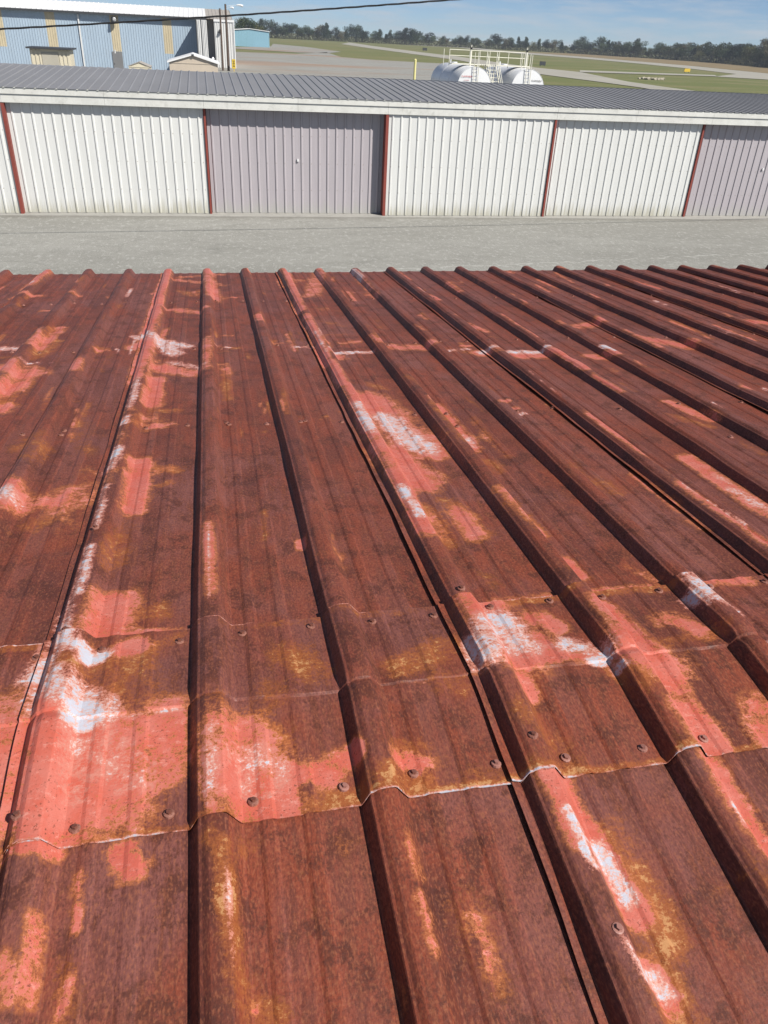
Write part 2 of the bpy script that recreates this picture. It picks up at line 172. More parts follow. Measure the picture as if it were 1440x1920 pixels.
# ---------------------------------------------------------------- materials
def mat_rust():
    g = NG('rusted_painted_steel'); v = g.obj()
    at = g.n('ShaderNodeAttribute', attribute_name='wear'); sp = g.n('ShaderNodeSeparateColor'); g.l(at.outputs['Color'], sp.inputs[0])
    P, W, O = sp.outputs[0], sp.outputs[1], sp.outputs[2]; Z = at.outputs['Alpha']
    rnd = g.n('ShaderNodeObjectInfo').outputs['Random']
    off = g.n('ShaderNodeCombineXYZ'); g.l(g.math('MULTIPLY', rnd, 37.0), off.inputs[2])
    vo = g.n('ShaderNodeVectorMath', operation='ADD'); g.l(v, vo.inputs[0]); g.l(off.outputs[0], vo.inputs[1]); vv = vo.outputs[0]
    def cen(x, k): return g.math('MULTIPLY', g.math('SUBTRACT', x, .5), k)
    big = g.noise(g.mapp(vv, (1, .6, 1)), 2.6, 5, .65, .4)
    mid = g.noise(g.mapp(vv, (1, .8, 1)), 13, 5, .70, .2)
    fine = g.noise(vv, 150, 3, .76)
    speck = g.noise(g.mapp(vv, (1, .42, 1)), 260, 1, .6)
    stre = g.noise(g.mapp(vv, (60, 2.0, 60)), 1.0, 4, .68)
    rag = g.noise(g.mapp(vv, (.9, 1.25, 1)), 46, 5, .80, .1)
    purple = (.200, .070, .057); red = (.228, .053, .027); dark = (.055, .018, .014); orange = (.33, .098, .026); tan = (.50, .26, .11)
    c = g.mix(g.ss(big, .44, .62), red, purple)
    c = g.mix(g.ss(stre, .45, .60, 0, .62), c, (.105, .032, .022))
    c = g.mix(g.ss(g.math('ADD', g.math('MULTIPLY', stre, .45), g.math('MULTIPLY', mid, .55)), .50, .60, 0, .60), c, (.265, .078, .036))
    c = g.mix(g.ss(Z, .52, .80, 0, .55), c, (.205, .076, .060))
    c = g.mix(g.ss(Z, .48, .20, 0, .65), c, (.105, .031, .022))
    c = g.mix(g.ss(mid, .51, .62, 0, .66), c, dark)
    c = g.mix(g.math('MULTIPLY', g.ss(fine, .46, .64, 0, .75), g.ss(mid, .38, .60, .15, 1.0)), c, (.075, .024, .017))
    c = g.mix(g.ss(speck, .52, .70, 0, .42), c, (.33, .115, .055))
    c = g.mix(g.ss(speck, .48, .32, 0, .42), c, (.065, .021, .016))
    c = g.mix(g.math('MULTIPLY', rnd, .22), c, (.115, .036, .026))
    # orange / ochre rust blooms
    nO = g.math('MULTIPLY_ADD', g.math('ADD', cen(mid, 1.9), g.math('ADD', cen(fine, 1.3), cen(rag, .8))), g.math('MULTIPLY_ADD', O, 1.6, .45, clamp=True), O)
    c = g.mix(g.ss(nO, .40, 1.05, 0, .80), c, orange)
    c = g.mix(g.ss(g.math('ADD', nO, cen(rag, 1.6)), .95, 1.30, 0, .8), c, tan)
    # what is left of the paint
    base = g.ss(big, .42, .24, 0, .45)
    p0 = g.math('MAXIMUM', P, base); gate = g.math('MULTIPLY_ADD', p0, 1.6, .26, clamp=True)
    t = g.math('MULTIPLY_ADD', g.math('ADD', cen(mid, 2.2), g.math('ADD', cen(rag, 1.7), g.math('ADD', cen(fine, 1.5), cen(Z, .7)))), gate, p0)
    c = g.mix(g.ss(t, .10, .52, 0, .70), c, (.41, .128, .044))
    c = g.mix(g.ss(t, .45, .54, 0, .65), c, (.48, .19, .085))
    pm = g.ss(t, .52, .62, 0, .96)
    pc = g.mix(g.ss(mid, .38, .66), (.50, .105, .070), (.52, .155, .118))
    pc = g.mix(g.ss(rag, .54, .70, 0, .6), pc, (.64, .31, .255))
    pc = g.mix(g.ss(fine, .58, .66, 0, .8), pc, (.15, .046, .028))
    pc = g.mix(g.ss(big, .52, .68, 0, .5), pc, (.42, .092, .070))
    c = g.mix(pm, c, pc)
    # bare primer and zinc
    w = g.math('MULTIPLY_ADD', g.math('ADD', cen(mid, 2.2), g.math('ADD', cen(rag, 1.9), g.math('ADD', cen(fine, 1.4), cen(Z, .6)))), g.math('MULTIPLY_ADD', W, 2.0, .05, clamp=True), W)
    c = g.mix(g.ss(w, .34, .56, 0, .7), c, (.52, .20, .15))
    wm = g.ss(w, .62, .90, 0, .92)
    wc = g.mix(g.ss(g.math('ADD', w, cen(rag, 1.5)), .85, 1.25), (.60, .36, .30), (.47, .505, .575))
    c = g.mix(wm, c, wc)
    rough = g.math('SUBTRACT', g.ss(fine, .3, .7, .46, .68), g.math('MULTIPLY', pm, .10))
    g.bump(g.noise(vv, 120, 2, .7), .55, .0018)
    return g.out(c, rough, .28)
RUST = mat_rust()

def mat_screw(name, a_, b_):
    g = NG(name); v = g.obj(); r = g.n('ShaderNodeObjectInfo').outputs['Random']
    a = g.noise(v, 160, 3, .6)
    c = g.mix(g.ss(a, .4, .6), a_, b_); c = g.mix(g.ss(r, .55, .9, 0, .6), c, (.36, .17, .14))
    return g.out(c, .5, .4)
SCREW_M = mat_screw('rusty_screw_head', (.17, .06, .04), (.10, .04, .03)); WASHER_M = mat_screw('rusty_washer', (.30, .135, .10), (.20, .08, .058))

def mat_wallwhite(name, col, stain):
    g = NG(name); v = g.pos(); s = g.n('ShaderNodeSeparateXYZ'); g.l(v, s.inputs[0])
    a = g.noise(g.mapp(v, (3, 1, .25)), 2.2, 6, .65); b = g.noise(g.mapp(v, (9, 1, .5)), 1.5, 5, .65); f = g.noise(v, 40, 4, .6)
    c = g.mix(g.ss(a, .35, .7, 0, .5), col, tuple(x*.86 for x in col))
    c = g.mix(g.ss(f, .45, .75, 0, .25), c, tuple(x*.75 for x in col))
    # splash dirt / algae that grew up from the ground
    h = g.math('ADD', s.outputs[2], g.math('MULTIPLY', g.math('SUBTRACT', b, .5), 1.3))
    c = g.mix(g.ss(h, .55, -.10, 0, .72), c, stain)
    c = g.mix(g.ss(b, .58, .8, 0, .30), c, stain)
    # fastener heads in rows, with small rust runs
    fx = g.math('ABSOLUTE', g.math('SUBTRACT', g.math('FRACT', g.math('DIVIDE', s.outputs[0], .3048)), .5)); fz = g.math('ABSOLUTE', g.math('SUBTRACT', g.math('FRACT', g.math('DIVIDE', g.math('SUBTRACT', s.outputs[2], .35), .86)), .5))
    dd = g.math('SQRT', g.math('ADD', g.math('POWER', g.math('MULTIPLY', fx, .3048), 2), g.math('POWER', g.math('MULTIPLY', fz, .86), 2)))
    c = g.mix(g.ss(dd, .028, .010, 0, .5), c, (.22, .19, .15))
    return g.out(c, .42, .45)
DOOR_WHITE = mat_wallwhite('white_ribbed_steel', (.70, .705, .68), (.38, .36, .26))
DOOR_PINK = mat_wallwhite('faded_lilac_steel', (.440, .405, .425), (.40, .40, .36))
FASCIA = painted('white_trim', (.68, .68, .635), .16, .45, 1.4, (.36, .36, .32), .55, (1.5, 1, 1.5))
GREYROOF = painted('grey_roof_steel', (.225, .225, .232), .12, .5, 1.2, (.22, .21, .2), .4, (1, .3, 1), .5)
POSTRED = painted('red_brown_trim', (.27, .062, .046), .3, .6, 3, (.12, .05, .04), .6)
DARKIN = painted('dark_interior', (.03, .03, .032), .1, .8)
CONC = painted('old_concrete', (.36, .35, .32), .2, .85, 2, (.2, .19, .17), .5, (1, 1, 1), .2)
BLUEW = painted('pale_blue_steel', (.39, .485, .575), .1, .5, .8, (.35, .38, .4), .3)
BLUEFAR = painted('sky_blue_steel', (.26, .46, .56), .06, .5, .3)
CREAM = painted('cream_fibreglass', (.58, .50, .34), .2, .5, 1.4)
WHITER = painted('white_roof_steel', (.80, .80, .79), .06, .45, .7)
TANROOF = painted('weathered_tan_roof', (.40, .37, .33), .2, .6, 1.0)
WHITEW = painted('white_steel', (.72, .72, .70), .08, .45, .8)
BEIGE = painted('beige_siding', (.56, .48, .38), .12, .6, 1.2)
BEIGE2 = painted('cream_panel', (.66, .60, .45), .1, .6, 1.2)
PANELG = painted('sand_coloured_board', (.45, .42, .34), .1, .6, 1.2)
DARKM = painted('dark_grey_metal', (.055, .058, .062), .1, .5)
GREYDOOR = painted('grey_door_paint', (.20, .20, .20), .1, .5)
TANKW = painted('white_tank_paint', (.78, .79, .79), .07, .35, .8, (.45, .40, .33), .25, (1, 1, .3))
RAIL = painted('cream_rail_paint', (.76, .74, .62), .06, .45, 2)
YELLOW = painted('yellow_paint', (.72, .50, .05), .1, .5, 2)
PALEYEL = painted('pale_yellow_paint', (.76, .70, .30), .1, .5, 2)
WOODP = painted('weathered_pole_wood', (.12, .085, .065), .25, .85, 3)
BLACKM = painted('black_rubber', (.02, .02, .022), .1, .6)
REDM = painted('red_sign_paint', (.55, .05, .06), .05, .5)
LAMPW = painted('white_lamp_housing', (.78, .78, .77), .04, .35)
STONE = painted('pale_rubble', (.42, .38, .30), .3, .9, 1.5)
BROWNB = painted('brown_brush', (.17, .115, .07), .3, .9, .6)

def mat_asphalt():
    g = NG('weathered_asphalt'); v = g.pos(); s = g.n('ShaderNodeSeparateXYZ'); g.l(v, s.inputs[0])
    a = g.noise(g.mapp(v, (.35, 1, 1)), .28, 4, .6, .4); b = g.noise(g.mapp(v, (.5, 1, 1)), 1.6, 5, .68, .3); f = g.noise(v, 26, 3, .7); ff = g.noise(v, 120, 2, .5)
    c = g.mix(g.ss(a, .34, .66), (.245, .240, .215), (.305, .300, .272))
    c = g.mix(g.ss(b, .44, .70, 0, .55), c, (.205, .202, .180))
    c = g.mix(g.ss(f, .50, .66, 0, .55), c, (.40, .395, .365))
    c = g.mix(g.ss(f, .48, .34, 0, .55), c, (.15, .148, .132))
    c = g.mix(g.ss(g.noise(g.mapp(v, (1, .55, 1)), 6.5, 4, .75), .52, .64, 0, .60), c, (.42, .415, .385))
    c = g.mix(g.ss(g.noise(g.mapp(v, (.6, 1, 1), (8, 3, 0)), .7, 5, .65), .60, .74, 0, .35), c, (.13, .13, .118))
    c = g.mix(g.ss(ff, .55, .72, 0, .45), c, (.14, .14, .125))
    # red-brown clay film on the far apron
    d = g.noise(g.mapp(v, (.35, 1, 1), (5, 1, 0)), .045, 5, .6, .6)
    far = g.ss(s.outputs[1], 95, 150)
    c = g.mix(g.math('MULTIPLY', g.ss(d, .50, .66, 0, .75), far), c, (.30, .195, .13))
    # sealed and open cracks
    ns = g.noise(v, .9, 5, .6); l1 = g.math('ABSOLUTE', g.math('SUBTRACT', g.math('ADD', s.outputs[1], g.math('MULTIPLY', ns, 1.1)), g.math('MULTIPLY_ADD', s.outputs[0], .14, 21.2)))
    k1 = g.math('MULTIPLY', g.ss(l1, .055, .012), g.ss(g.noise(v, 2.2, 3, .6), .38, .52))
    c = g.mix(g.math('MULTIPLY', k1, .55), c, (.46, .455, .42))
    vr = g.n('ShaderNodeTexVoronoi', feature='DISTANCE_TO_EDGE'); dv = g.n('ShaderNodeVectorMath', operation='ADD')
    g.l(v, dv.inputs[0]); g.l(g.noise(v, .8, 4, .6, col=True), dv.inputs[1]); g.l(dv.outputs[0], vr.inputs['Vector']); vr.inputs['Scale'].default_value = .16
    k2 = g.math('MULTIPLY', g.ss(vr.outputs['Distance'], .010, .003), g.ss(g.noise(v, .5, 3, .6), .45, .6))
    c = g.mix(g.math('MULTIPLY', k2, .2), c, (.16, .155, .14))
    # drip line dirt strip beside the hangar doors
    st = g.math('MULTIPLY', g.ss(g.math('ADD', s.outputs[1], g.math('MULTIPLY', b, 1.2)), 28.4, 29.2), g.ss(s.outputs[1], 30.5, 29.5))
    c = g.mix(g.math('MULTIPLY', st, .5), c, (.15, .14, .12))
    g.bump(g.math('ADD', f, ff), .4, .006)
    return g.out(c, .9, .25)
ASPHALT = mat_asphalt()
def mat_grass():
    g = NG('mown_dry_grass'); v = g.pos()
    a = g.noise(g.mapp(v, (.5, 1, 1)), .012, 6, .6, .5); b = g.noise(g.mapp(v, (.6, 1, 1)), .07, 7, .68); f = g.noise(v, .9, 4, .7)
    c = g.mix(g.ss(a, .36, .62), (.135, .155, .060), (.175, .172, .078))
    c = g.mix(g.ss(b, .46, .70, 0, .8), c, (.235, .200, .110))
    c = g.mix(g.ss(b, .46, .30, 0, .6), c, (.115, .135, .048))
    c = g.mix(g.ss(f, .5, .72, 0, .35), c, (.085, .095, .028))
    return g.out(c, .95, .1)
GRASS = mat_grass()
PAVE = painted('pale_taxiway_concrete', (.36, .345, .295), .16, .9, .05, (.28, .25, .2), .5, (1, 1, 1), .2)
def mat_leaf(name, a, b):
    g = NG(name); r = g.n('ShaderNodeObjectInfo').outputs['Random']; n = g.noise(g.obj(), .55, 4, .6)
    c = g.mix(g.ss(n, .35, .65), a, b); c = g.mix(g.math('MULTIPLY', r, .45), c, tuple(x*.55 for x in a))
    return g.out(c, .8, .2)
LEAVES = [mat_leaf('dark_green_leaves', (.034, .055, .022), (.058, .080, .026)), mat_leaf('olive_leaves', (.070, .082, .028), (.105, .105, .038)),
          mat_leaf('brown_green_leaves', (.105, .082, .045), (.082, .088, .036)), mat_leaf('deep_green_leaves', (.024, .042, .020), (.040, .062, .024))]
DRYGRASS = painted('dry_brown_grass', (.24, .185, .105), .25, .95, .05, (.15, .14, .07), .6, (1, 1, 1), .1)
BARK = painted('bark', (.085, .068, .055), .3, .9, 2)

# ---------------------------------------------------------------- ground
def sheet(name, pts, z, mat):
    tris = tessellate_polygon([[Vector((x, y, 0)) for x, y in pts]]); mb = MB(); fs = []
    for t in tris:
        a, b_, c = (Vector((*pts[i], 0)) for i in t)
        fs.append(tuple(t) if (b_-a).cross(c-a).z > 0 else tuple(reversed(t)))
    return structure(mb.add([(x, y, z) for x, y in pts], fs).build(name, mat))
gl = [-6000, -3000, -1500, -800, -400, -200, -100, 0, 50, 100, 150, 200, 250, 300, 350, 400, 500, 600, 700, 800, 1000, 1300, 1800, 3000, 6000]
gm = MB().add([(x, y, -.06) for y in gl for x in gl], [(j*25+i, j*25+i+1, (j+1)*25+i+1, (j+1)*25+i) for j in range(24) for i in range(24)])
structure(gm.build('ground', GRASS))
ap = POLY['apron']
sheet('apron_pavement', [(-170, -60), (150, -60), (150, 62), (46, 66), (46, 100)]+[ap[7]]+list(reversed(ap[:7]))+[(-170, 262)], 0.0, ASPHALT)
sheet('parking_lot', POLY['lot'], .0, ASPHALT)
sheet('taxiway', POLY['taxi'], .02, PAVE)
sheet('connecting_taxiway', POLY['link'], .06, PAVE)
sheet('runway', POLY['runway'], .04, PAVE)
sheet('dry_field', [(250, 690), (250, 545), (240, 456), (233, 389), (211, 299), (198, 247), (184, 200), (330, 200), (330, 330), (300, 400), (330, 470), (365, 560), (375, 660), (340, 790)], -.02, DRYGRASS)

# ---------------------------------------------------------------- rusty hangar roof in front
PI_ = .3048; X0 = -.4161; RY, RZ, EY, EZ = 1.1751, 4.3313, 6.5514, 3.8021
SL = (RZ-EZ)/(EY-RY); NY_E = 2*RY-EY
prof1 = [(0, 0), (.003, .003), (.009, .0145), (.0155, .0275), (.0175, .0295), (.0225, .0306), (.0245, .0318), (.0290, .0350), (.0335, .0368), (.043, .0376), (.054, .0377), (.063, .0370), (.0665, .0352),
         (.074, .0245), (.082, .0125), (.0895, .0025), (.094, 0), (.107, 0), (.120, 0), (.1275, .0027), (.136, .0031), (.1455, .0028), (.1525, .0002), (.165, 0), (.181, 0), (.196, 0),
         (.2035, .0027), (.212, .0031), (.2215, .0028), (.2285, .0002), (.242, 0), (.258, 0), (.274, 0), (.290, 0)]
def seg_d(X, Y, a, b, c, d):
    vx, vy = c-a, d-b; L = vx*vx+vy*vy+1e-9
    t = np.clip(((X-a)*vx+(Y-b)*vy)/L, 0, 1)
    return np.hypot(X-a-t*vx, Y-b-t*vy)
def wear(X, Y, cap=False):
    out = {'P': np.zeros_like(X), 'W': np.zeros_like(X), 'O': np.zeros_like(X)}
    x0, x1, y0, y1 = X.min()-.3, X.max()+.3, Y.min()-.3, Y.max()+.3
    for ch, a, b, c, d, w, am in PATCH:
        if (.905 < (b+d)/2 < 1.447) != cap: continue
        if max(a, c) < x0 or min(a, c) > x1 or max(b, d) < y0 or min(b, d) > y1: continue
        r = seg_d(X, Y, a, b, c, d)/(w*.92)
        s = np.clip((1.75-r)/1.5, 0, 1); s = s*s*(3-2*s)*am
        out[ch] = np.maximum(out[ch], s)
    return out
# smaller scabs of paint, orange runs and bare spots, mostly along the rib crests, purlin lines and pan edges
rw = random.Random(77)
for i in range(620):
    k_ = rw.randint(-15, 29); x_ = X0+k_*PI_+rw.choice((.050, .055, .075, .085, .105, .16, .20, .25, .28))+rw.gauss(0, .012)
    y_ = rw.choice((rw.uniform(1.5, 6.5), rw.uniform(1.5, 6.5), rw.gauss(4.08, .12), rw.gauss(5.4, .2), rw.gauss(2.9, .15), rw.uniform(-.2, .85)))
    L_ = rw.uniform(.03, .42) if rw.random() < .75 else .02; q_ = rw.random()
    if y_ < .9 and -1.6 < x_ < 1.6 and rw.random() < .75: continue
    w_ = rw.uniform(.007, .024)
    PATCH.append(('P' if q_ < .50 else 'O' if q_ < .88 else 'W', x_, y_, x_+rw.gauss(0, .015)+(rw.uniform(.03, .12) if L_ < .03 else 0), y_+L_, w_, rw.uniform(.5, .85)))
    if q_ < .50: PATCH.append(('O', x_+.01, y_-.03, x_+.015, y_+L_+.05, w_*1.8, rw.uniform(.5, .9)))
def vnoise(X, Y, sx, sy, seed):
    """smooth value noise on a lattice"""
    x = X*sx+seed*17.3+500; y = Y*sy+seed*9.1+500
    xi = np.floor(x).astype(np.int64); yi = np.floor(y).astype(np.int64); fx = x-xi; fy = y-yi
    fx = fx*fx*(3-2*fx); fy = fy*fy*(3-2*fy)
    def h(i, j):
        n = (i*374761393+j*668265263+seed*1013) & 0x7fffffff; n = ((n ^ (n >> 13))*1274126177) & 0x7fffffff
        return ((n ^ (n >> 16)) & 0xffff)/65535.0-.5
    return (h(xi, yi)*(1-fx)+h(xi+1, yi)*fx)*(1-fy)+(h(xi, yi+1)*(1-fx)+h(xi+1, yi+1)*fx)*fy
def roof_z(Y): return RZ-SL*np.abs(Y-RY)
def metal_sheet(name, k, ys, zoff, parent, cap=False, reps=3, seed=0):
    px, pz = [], []
    for r in range(reps):
        for a, b in prof1: px.append(r*PI_+a); pz.append(b)
    for a, b in prof1[:13]: px.append(reps*PI_+a); pz.append(b-.0035)
    px = [-.016, -.008]+px; pz = [.0006, .0]+pz
    px = np.array(px); pz = np.array(pz); m = len(px); ys = np.array(ys); ny = len(ys)
    X = np.tile(px+X0+k*PI_, (ny, 1)); Y = np.repeat(ys[:, None], m, 1)
    Zp = np.tile(pz, (ny, 1))
    # dents, oil-canning and lifted lap edge
    ribw = np.clip(Zp/.03, 0, 1)
    Z = roof_z(Y)+zoff
    Z = Z+Zp*(1+.22*vnoise(X, Y, .8, 4.5, 3+seed)*ribw)
    Z = Z+.0030*vnoise(X, Y, 3.0, 1.3, 1)+.0012*vnoise(X, Y, 9, 6, 2)+.0006*vnoise(X, Y, 25, 22, 6)
    lift = np.clip(1-np.arange(m)/5.0, 0, 1)[None, :]
    Z = Z+lift*(.005+.010*np.clip(vnoise(X, Y, .1, 2.8, 5+k)+.25, 0, 1))
    X = X+.0035*vnoise(X*0+k, Y, 1, 2.3, 11+seed)+lift*.006*vnoise(X*0+k, Y, 1, 7, 12)
    # crimped rib dents on the old sheets
    for (dx_, dy_, dd, ww) in DENTS:
        Z = Z-dd*np.exp(-((X-dx_)/.07)**2-((Y-dy_)/ww)**2)
    if cap:   # pressed crease along the ridge: flat pan kinks, ribs are pinched
        cy = RY+.010*vnoise(X, Y*0, 5, 1, 21)
        e = np.exp(-((Y-cy)/.016)**2); e2 = np.exp(-((Y-cy-.03)/.03)**2)
        Z = Z+.0062*np.clip((Y-cy)/.003, 0, 1)*np.exp(-np.clip(Y-cy, 0, 1)/.07)*(.8+.7*vnoise(X, Y*0, 6, 1, 22))-.0035*np.exp(-np.abs(Y-cy)/.03)-ribw*.007*np.exp(-((Y-cy)/.018)**2)
        edge = np.minimum(np.abs(Y-ys[0]), np.abs(Y-ys[-1]))
        Z = Z+.0030*np.exp(-edge/.02)*(.8+.6*vnoise(X, Y*0+k, 9, 1, 31))
        wob = .007*vnoise(X, Y*0, 5, 1, 33)+.0022*vnoise(X, Y*0, 40, 1, 34)
        Y = Y+wob*np.exp(-np.abs(Y-ys[0])/.03)+.7*wob*np.exp(-np.abs(Y-ys[-1])/.03)
    else:
        Y = Y+np.exp(-np.abs(Y-max(ys))/.05)*.008*vnoise(X, Y*0, 12, 1, 41)
    wr = wear(X, Y, cap)
    if cap:   # chipped, bare sheet edge
        dn = np.abs(np.arange(ny)-0)[:, None]
        ed = (dn < 2)*np.where(dn < 1, 1.0, .55)*np.clip(.85+1.2*vnoise(X, Y*0, 7, 1, 51), 0, 1.0)
        wr['W'] = np.maximum(wr['W'], ed*np.where(dn < 1, .98, .5)); wr['O'] = np.maximum(wr['O'], (dn < 3)*1.0)
        ed2 = (dn < 7)*np.clip(.55+1.1*vnoise(X, Y*0, 6, 1, 52), 0, .9)*(1-dn/9.0); wr['O'] = np.maximum(wr['O'], ed2)
        dn2 = np.abs(np.arange(ny)-(ny-1))[:, None]
        ed3 = (dn2 < 1)*np.clip(.15+1.6*vnoise(X, Y*0, 8, 1, 53), 0, .8); wr['W'] = np.maximum(wr['W'], ed3); wr['O'] = np.maximum(wr['O'], (dn2 < 3)*np.clip(.5+1.4*vnoise(X, Y*0, 5, 1, 55), 0, .9))
        cr_ = np.exp(-((Y-cy+.004)/.009)**2)*np.clip(.60+1.4*vnoise(X, Y*0, 7, 1, 54), 0, 1); wr['O'] = np.maximum(wr['O'], cr_); wr['W'] = np.maximum(wr['W'], cr_*np.clip(.35+1.4*vnoise(X, Y*0, 16, 1, 56), 0, 1))
    V = np.stack([X, Y, Z], -1).reshape(-1, 3)
    idx = np.arange(ny*m).reshape(ny, m)
    F = np.stack([idx[:-1, :-1], idx[:-1, 1:], idx[1:, 1:], idx[1:, :-1]], -1).reshape(-1, 4)
    if ys[1] < ys[0]: F = F[:, ::-1]
    # sheet thickness: skirts on the left edge and both ends
    nv = len(V); sk = []; SV = []
    for ring in (idx[:, 0], idx[0, :], idx[-1, :]):
        b0 = nv+len(SV); SV += [tuple(V[i]-np.array([0, 0, .0022])) for i in ring]
        for q in range(len(ring)-1): sk.append((ring[q], ring[q+1], b0+q+1, b0+q))
    V2 = np.concatenate([V, np.array(SV)]); faces = F.tolist()+[tuple(int(a) for a in f) for f in sk]
    me = bpy.data.meshes.new(name); me.from_pydata(V2.tolist(), [], faces); me.update()
    colr = np.ones((len(V2), 4), np.float32); colr[:nv, 0] = wr['P'].ravel(); colr[:nv, 1] = wr['W'].ravel(); colr[:nv, 2] = wr['O'].ravel()
    zi = np.searchsorted(np.array([.030, .068, .1235, .150, .1995, .226]), (px+.001) % PI_)+7*np.floor((px+.001)/PI_)+k*7.0
    ZI = np.tile(zi, (ny, 1)); zv = .5+.62*vnoise(ZI, Y, 1, 1.1, 61)+.40*vnoise(ZI, Y, 1, 4.3, 62)+.16*vnoise(ZI, Y, 1, 17, 63)
    colr[:nv, 3] = np.clip(zv, 0, 1).ravel()
    o0 = nv
    for ring in (idx[:, 0], idx[0, :], idx[-1, :]): colr[o0:o0+len(ring)] = colr[ring]; o0 += len(ring)
    ca = me.color_attributes.new('wear', 'FLOAT_COLOR', 'POINT'); ca.data.foreach_set('color', colr.ravel())
    me.polygons.foreach_set('use_smooth', [True]*len(F)+[False]*len(sk)); me.set_sharp_from_angle(angle=rad(16))
    return link(name, me, RUST, parent)
random.seed(4)
DENTS = [(-.07, 4.25, .012, .05), (.27, 4.2, .006, .06), (-.36, 5.2, .014, .08), (-.37, 4.6, .01, .05), (-.07, 5.5, .008, .06), (.24, 4.7, .008, .08), (-.98, 4.6, .012, .07), (-1.28, 5.3, .015, .08)]
DENTS += [(random.uniform(-2, 5), random.uniform(1.9, 6.3), random.uniform(.002, .007), random.uniform(.03, .12)) for _ in range(60)]
hangar = tag(empty('rusty_hangar', (0, 0, 0)), 'low hangar with rusted red-brown ribbed metal roof filling the foreground', 'hangar')
Kmin, Kmax = -15, 30
far_ys = np.concatenate([np.arange(1.26, 2.6, .022), np.arange(2.6, EY-.02, .034), [EY]])
near_ys = np.concatenate([np.arange(1.09, .2, -.018), np.arange(.2, -.6, -.05), np.linspace(-.7, NY_E, 9)])
cap_ys = np.concatenate([[.903, .9075, .912], np.arange(.922, 1.15, .014), np.arange(1.15, 1.20, .0025), np.arange(1.202, 1.435, .014), [1.441, 1.447]])
parts = []
for n_, k in enumerate(range(Kmin, Kmax, 3)):
    fs_ = metal_sheet('roof_sheet', k, far_ys, 0.0, hangar, seed=n_ % 5)
    ns_ = metal_sheet('roof_sheet', k, near_ys, 0.0, hangar, seed=n_ % 5)
    cp_ = metal_sheet('ridge_cap', k, cap_ys, .0055, hangar, cap=True, seed=n_ % 5)
    parts.append((k, fs_, ns_, cp_))
# screws: rubber-washered hex heads
sm = MB()
def disc(r0, z0, r1, z1, n=12, rot=0.0, top=True):
    vs = [(r0*math.cos(2*math.pi*i/n+rot), r0*math.sin(2*math.pi*i/n+rot), z0) for i in range(n)]+[(r1*math.cos(2*math.pi*i/n+rot), r1*math.sin(2*math.pi*i/n+rot), z1) for i in range(n)]
    fs = [(i, (i+1) % n, n+(i+1) % n, n+i) for i in range(n)]
    if top: fs.append(tuple(range(n, 2*n)))
    sm.add(vs, fs)
disc(.0102, -.003, .0098, .0014); disc(.0098, .0014, .0074, .0022); nw = len(sm.f); disc(.0052, .0016, .0050, .0068, 6)
screw_me = sm.mesh('screw'); screw_me.materials.append(WASHER_M); screw_me.materials.append(SCREW_M)
for p_ in screw_me.polygons[nw:]: p_.material_index = 1
def prof_z(x):
    u = (x-X0) % PI_
    return float(np.interp(u, [a for a, b in prof1]+[PI_], [b for a, b in prof1]+[0]))
def place_screw(x, y, jit=0.0):
    k = math.floor((x-X0)/PI_)
    for kk, a, b, c in parts:
        if kk <= k < kk+3:
            par = c if .905 < y < 1.447 else (a if y > RY else b)
            z = float(roof_z(np.array(y)))+prof_z(x)+(.0055 if par is c else 0)+.0015
            o = link('screw', screw_me, None, par, (x, y, z)); tilt = SL if y < RY else -SL
            o.rotation_euler = (math.atan(tilt)+random.uniform(-.1, .1), random.uniform(-.12, .12), random.uniform(0, 3)); return o
for x, y in SCREW: place_screw(x, y)
for k in range(-7, 20):
    xb = X0+k*PI_
    for yr in (2.86, 4.08, 5.35):
        for dxs in (.108, .275):
            if random.random() < .8: place_screw(xb+dxs+random.uniform(-.012, .012), yr+random.uniform(-.03, .03))
    if not -1 <= k <= 5:
        for yr in (1.395, .955):
            for dxs in (.112, .262): place_screw(xb+dxs+random.uniform(-.02, .02), yr+random.uniform(-.012, .012))
# walls under the roof
xl, xr = X0+Kmin*PI_+.1, X0+Kmax*PI_-.05
def corrugated(mb, x0, x1, z0, z1, y, out=-1, pitch=.3048, rib=.03, rev=False):
    n = max(1, int(round((x1-x0)/pitch))); p = (x1-x0)/n; pr = [(x0, 0, 0)]
    for i in range(n):
        b = x0+i*p
        for u, d in ((.5*p-.042, 0), (.5*p-.020, rib), (.5*p+.020, rib), (.5*p+.042, 0)): pr.append((b+u, out*d, 0))
    pr.append((x1, 0, 0)); mb.sweep(pr, (0, y, z0), (0, y, z1)); return mb
corrugated(MB(), xl, xr, 0, EZ-.02, EY-.12, 1).build('wall', DOOR_WHITE, hangar)
corrugated(MB(), xl, xr, 0, EZ-.02, NY_E+.12, -1).build('wall', DOOR_WHITE, hangar)
for xx in (xl, xr):
    MB().add([(xx, NY_E+.13, 0), (xx, EY-.13, 0), (xx, EY-.13, EZ-.02), (xx, RY, RZ-.03), (xx, NY_E+.13, EZ-.02)], [(0, 1, 2, 3, 4)]).build('gable_wall', DOOR_WHITE, hangar)

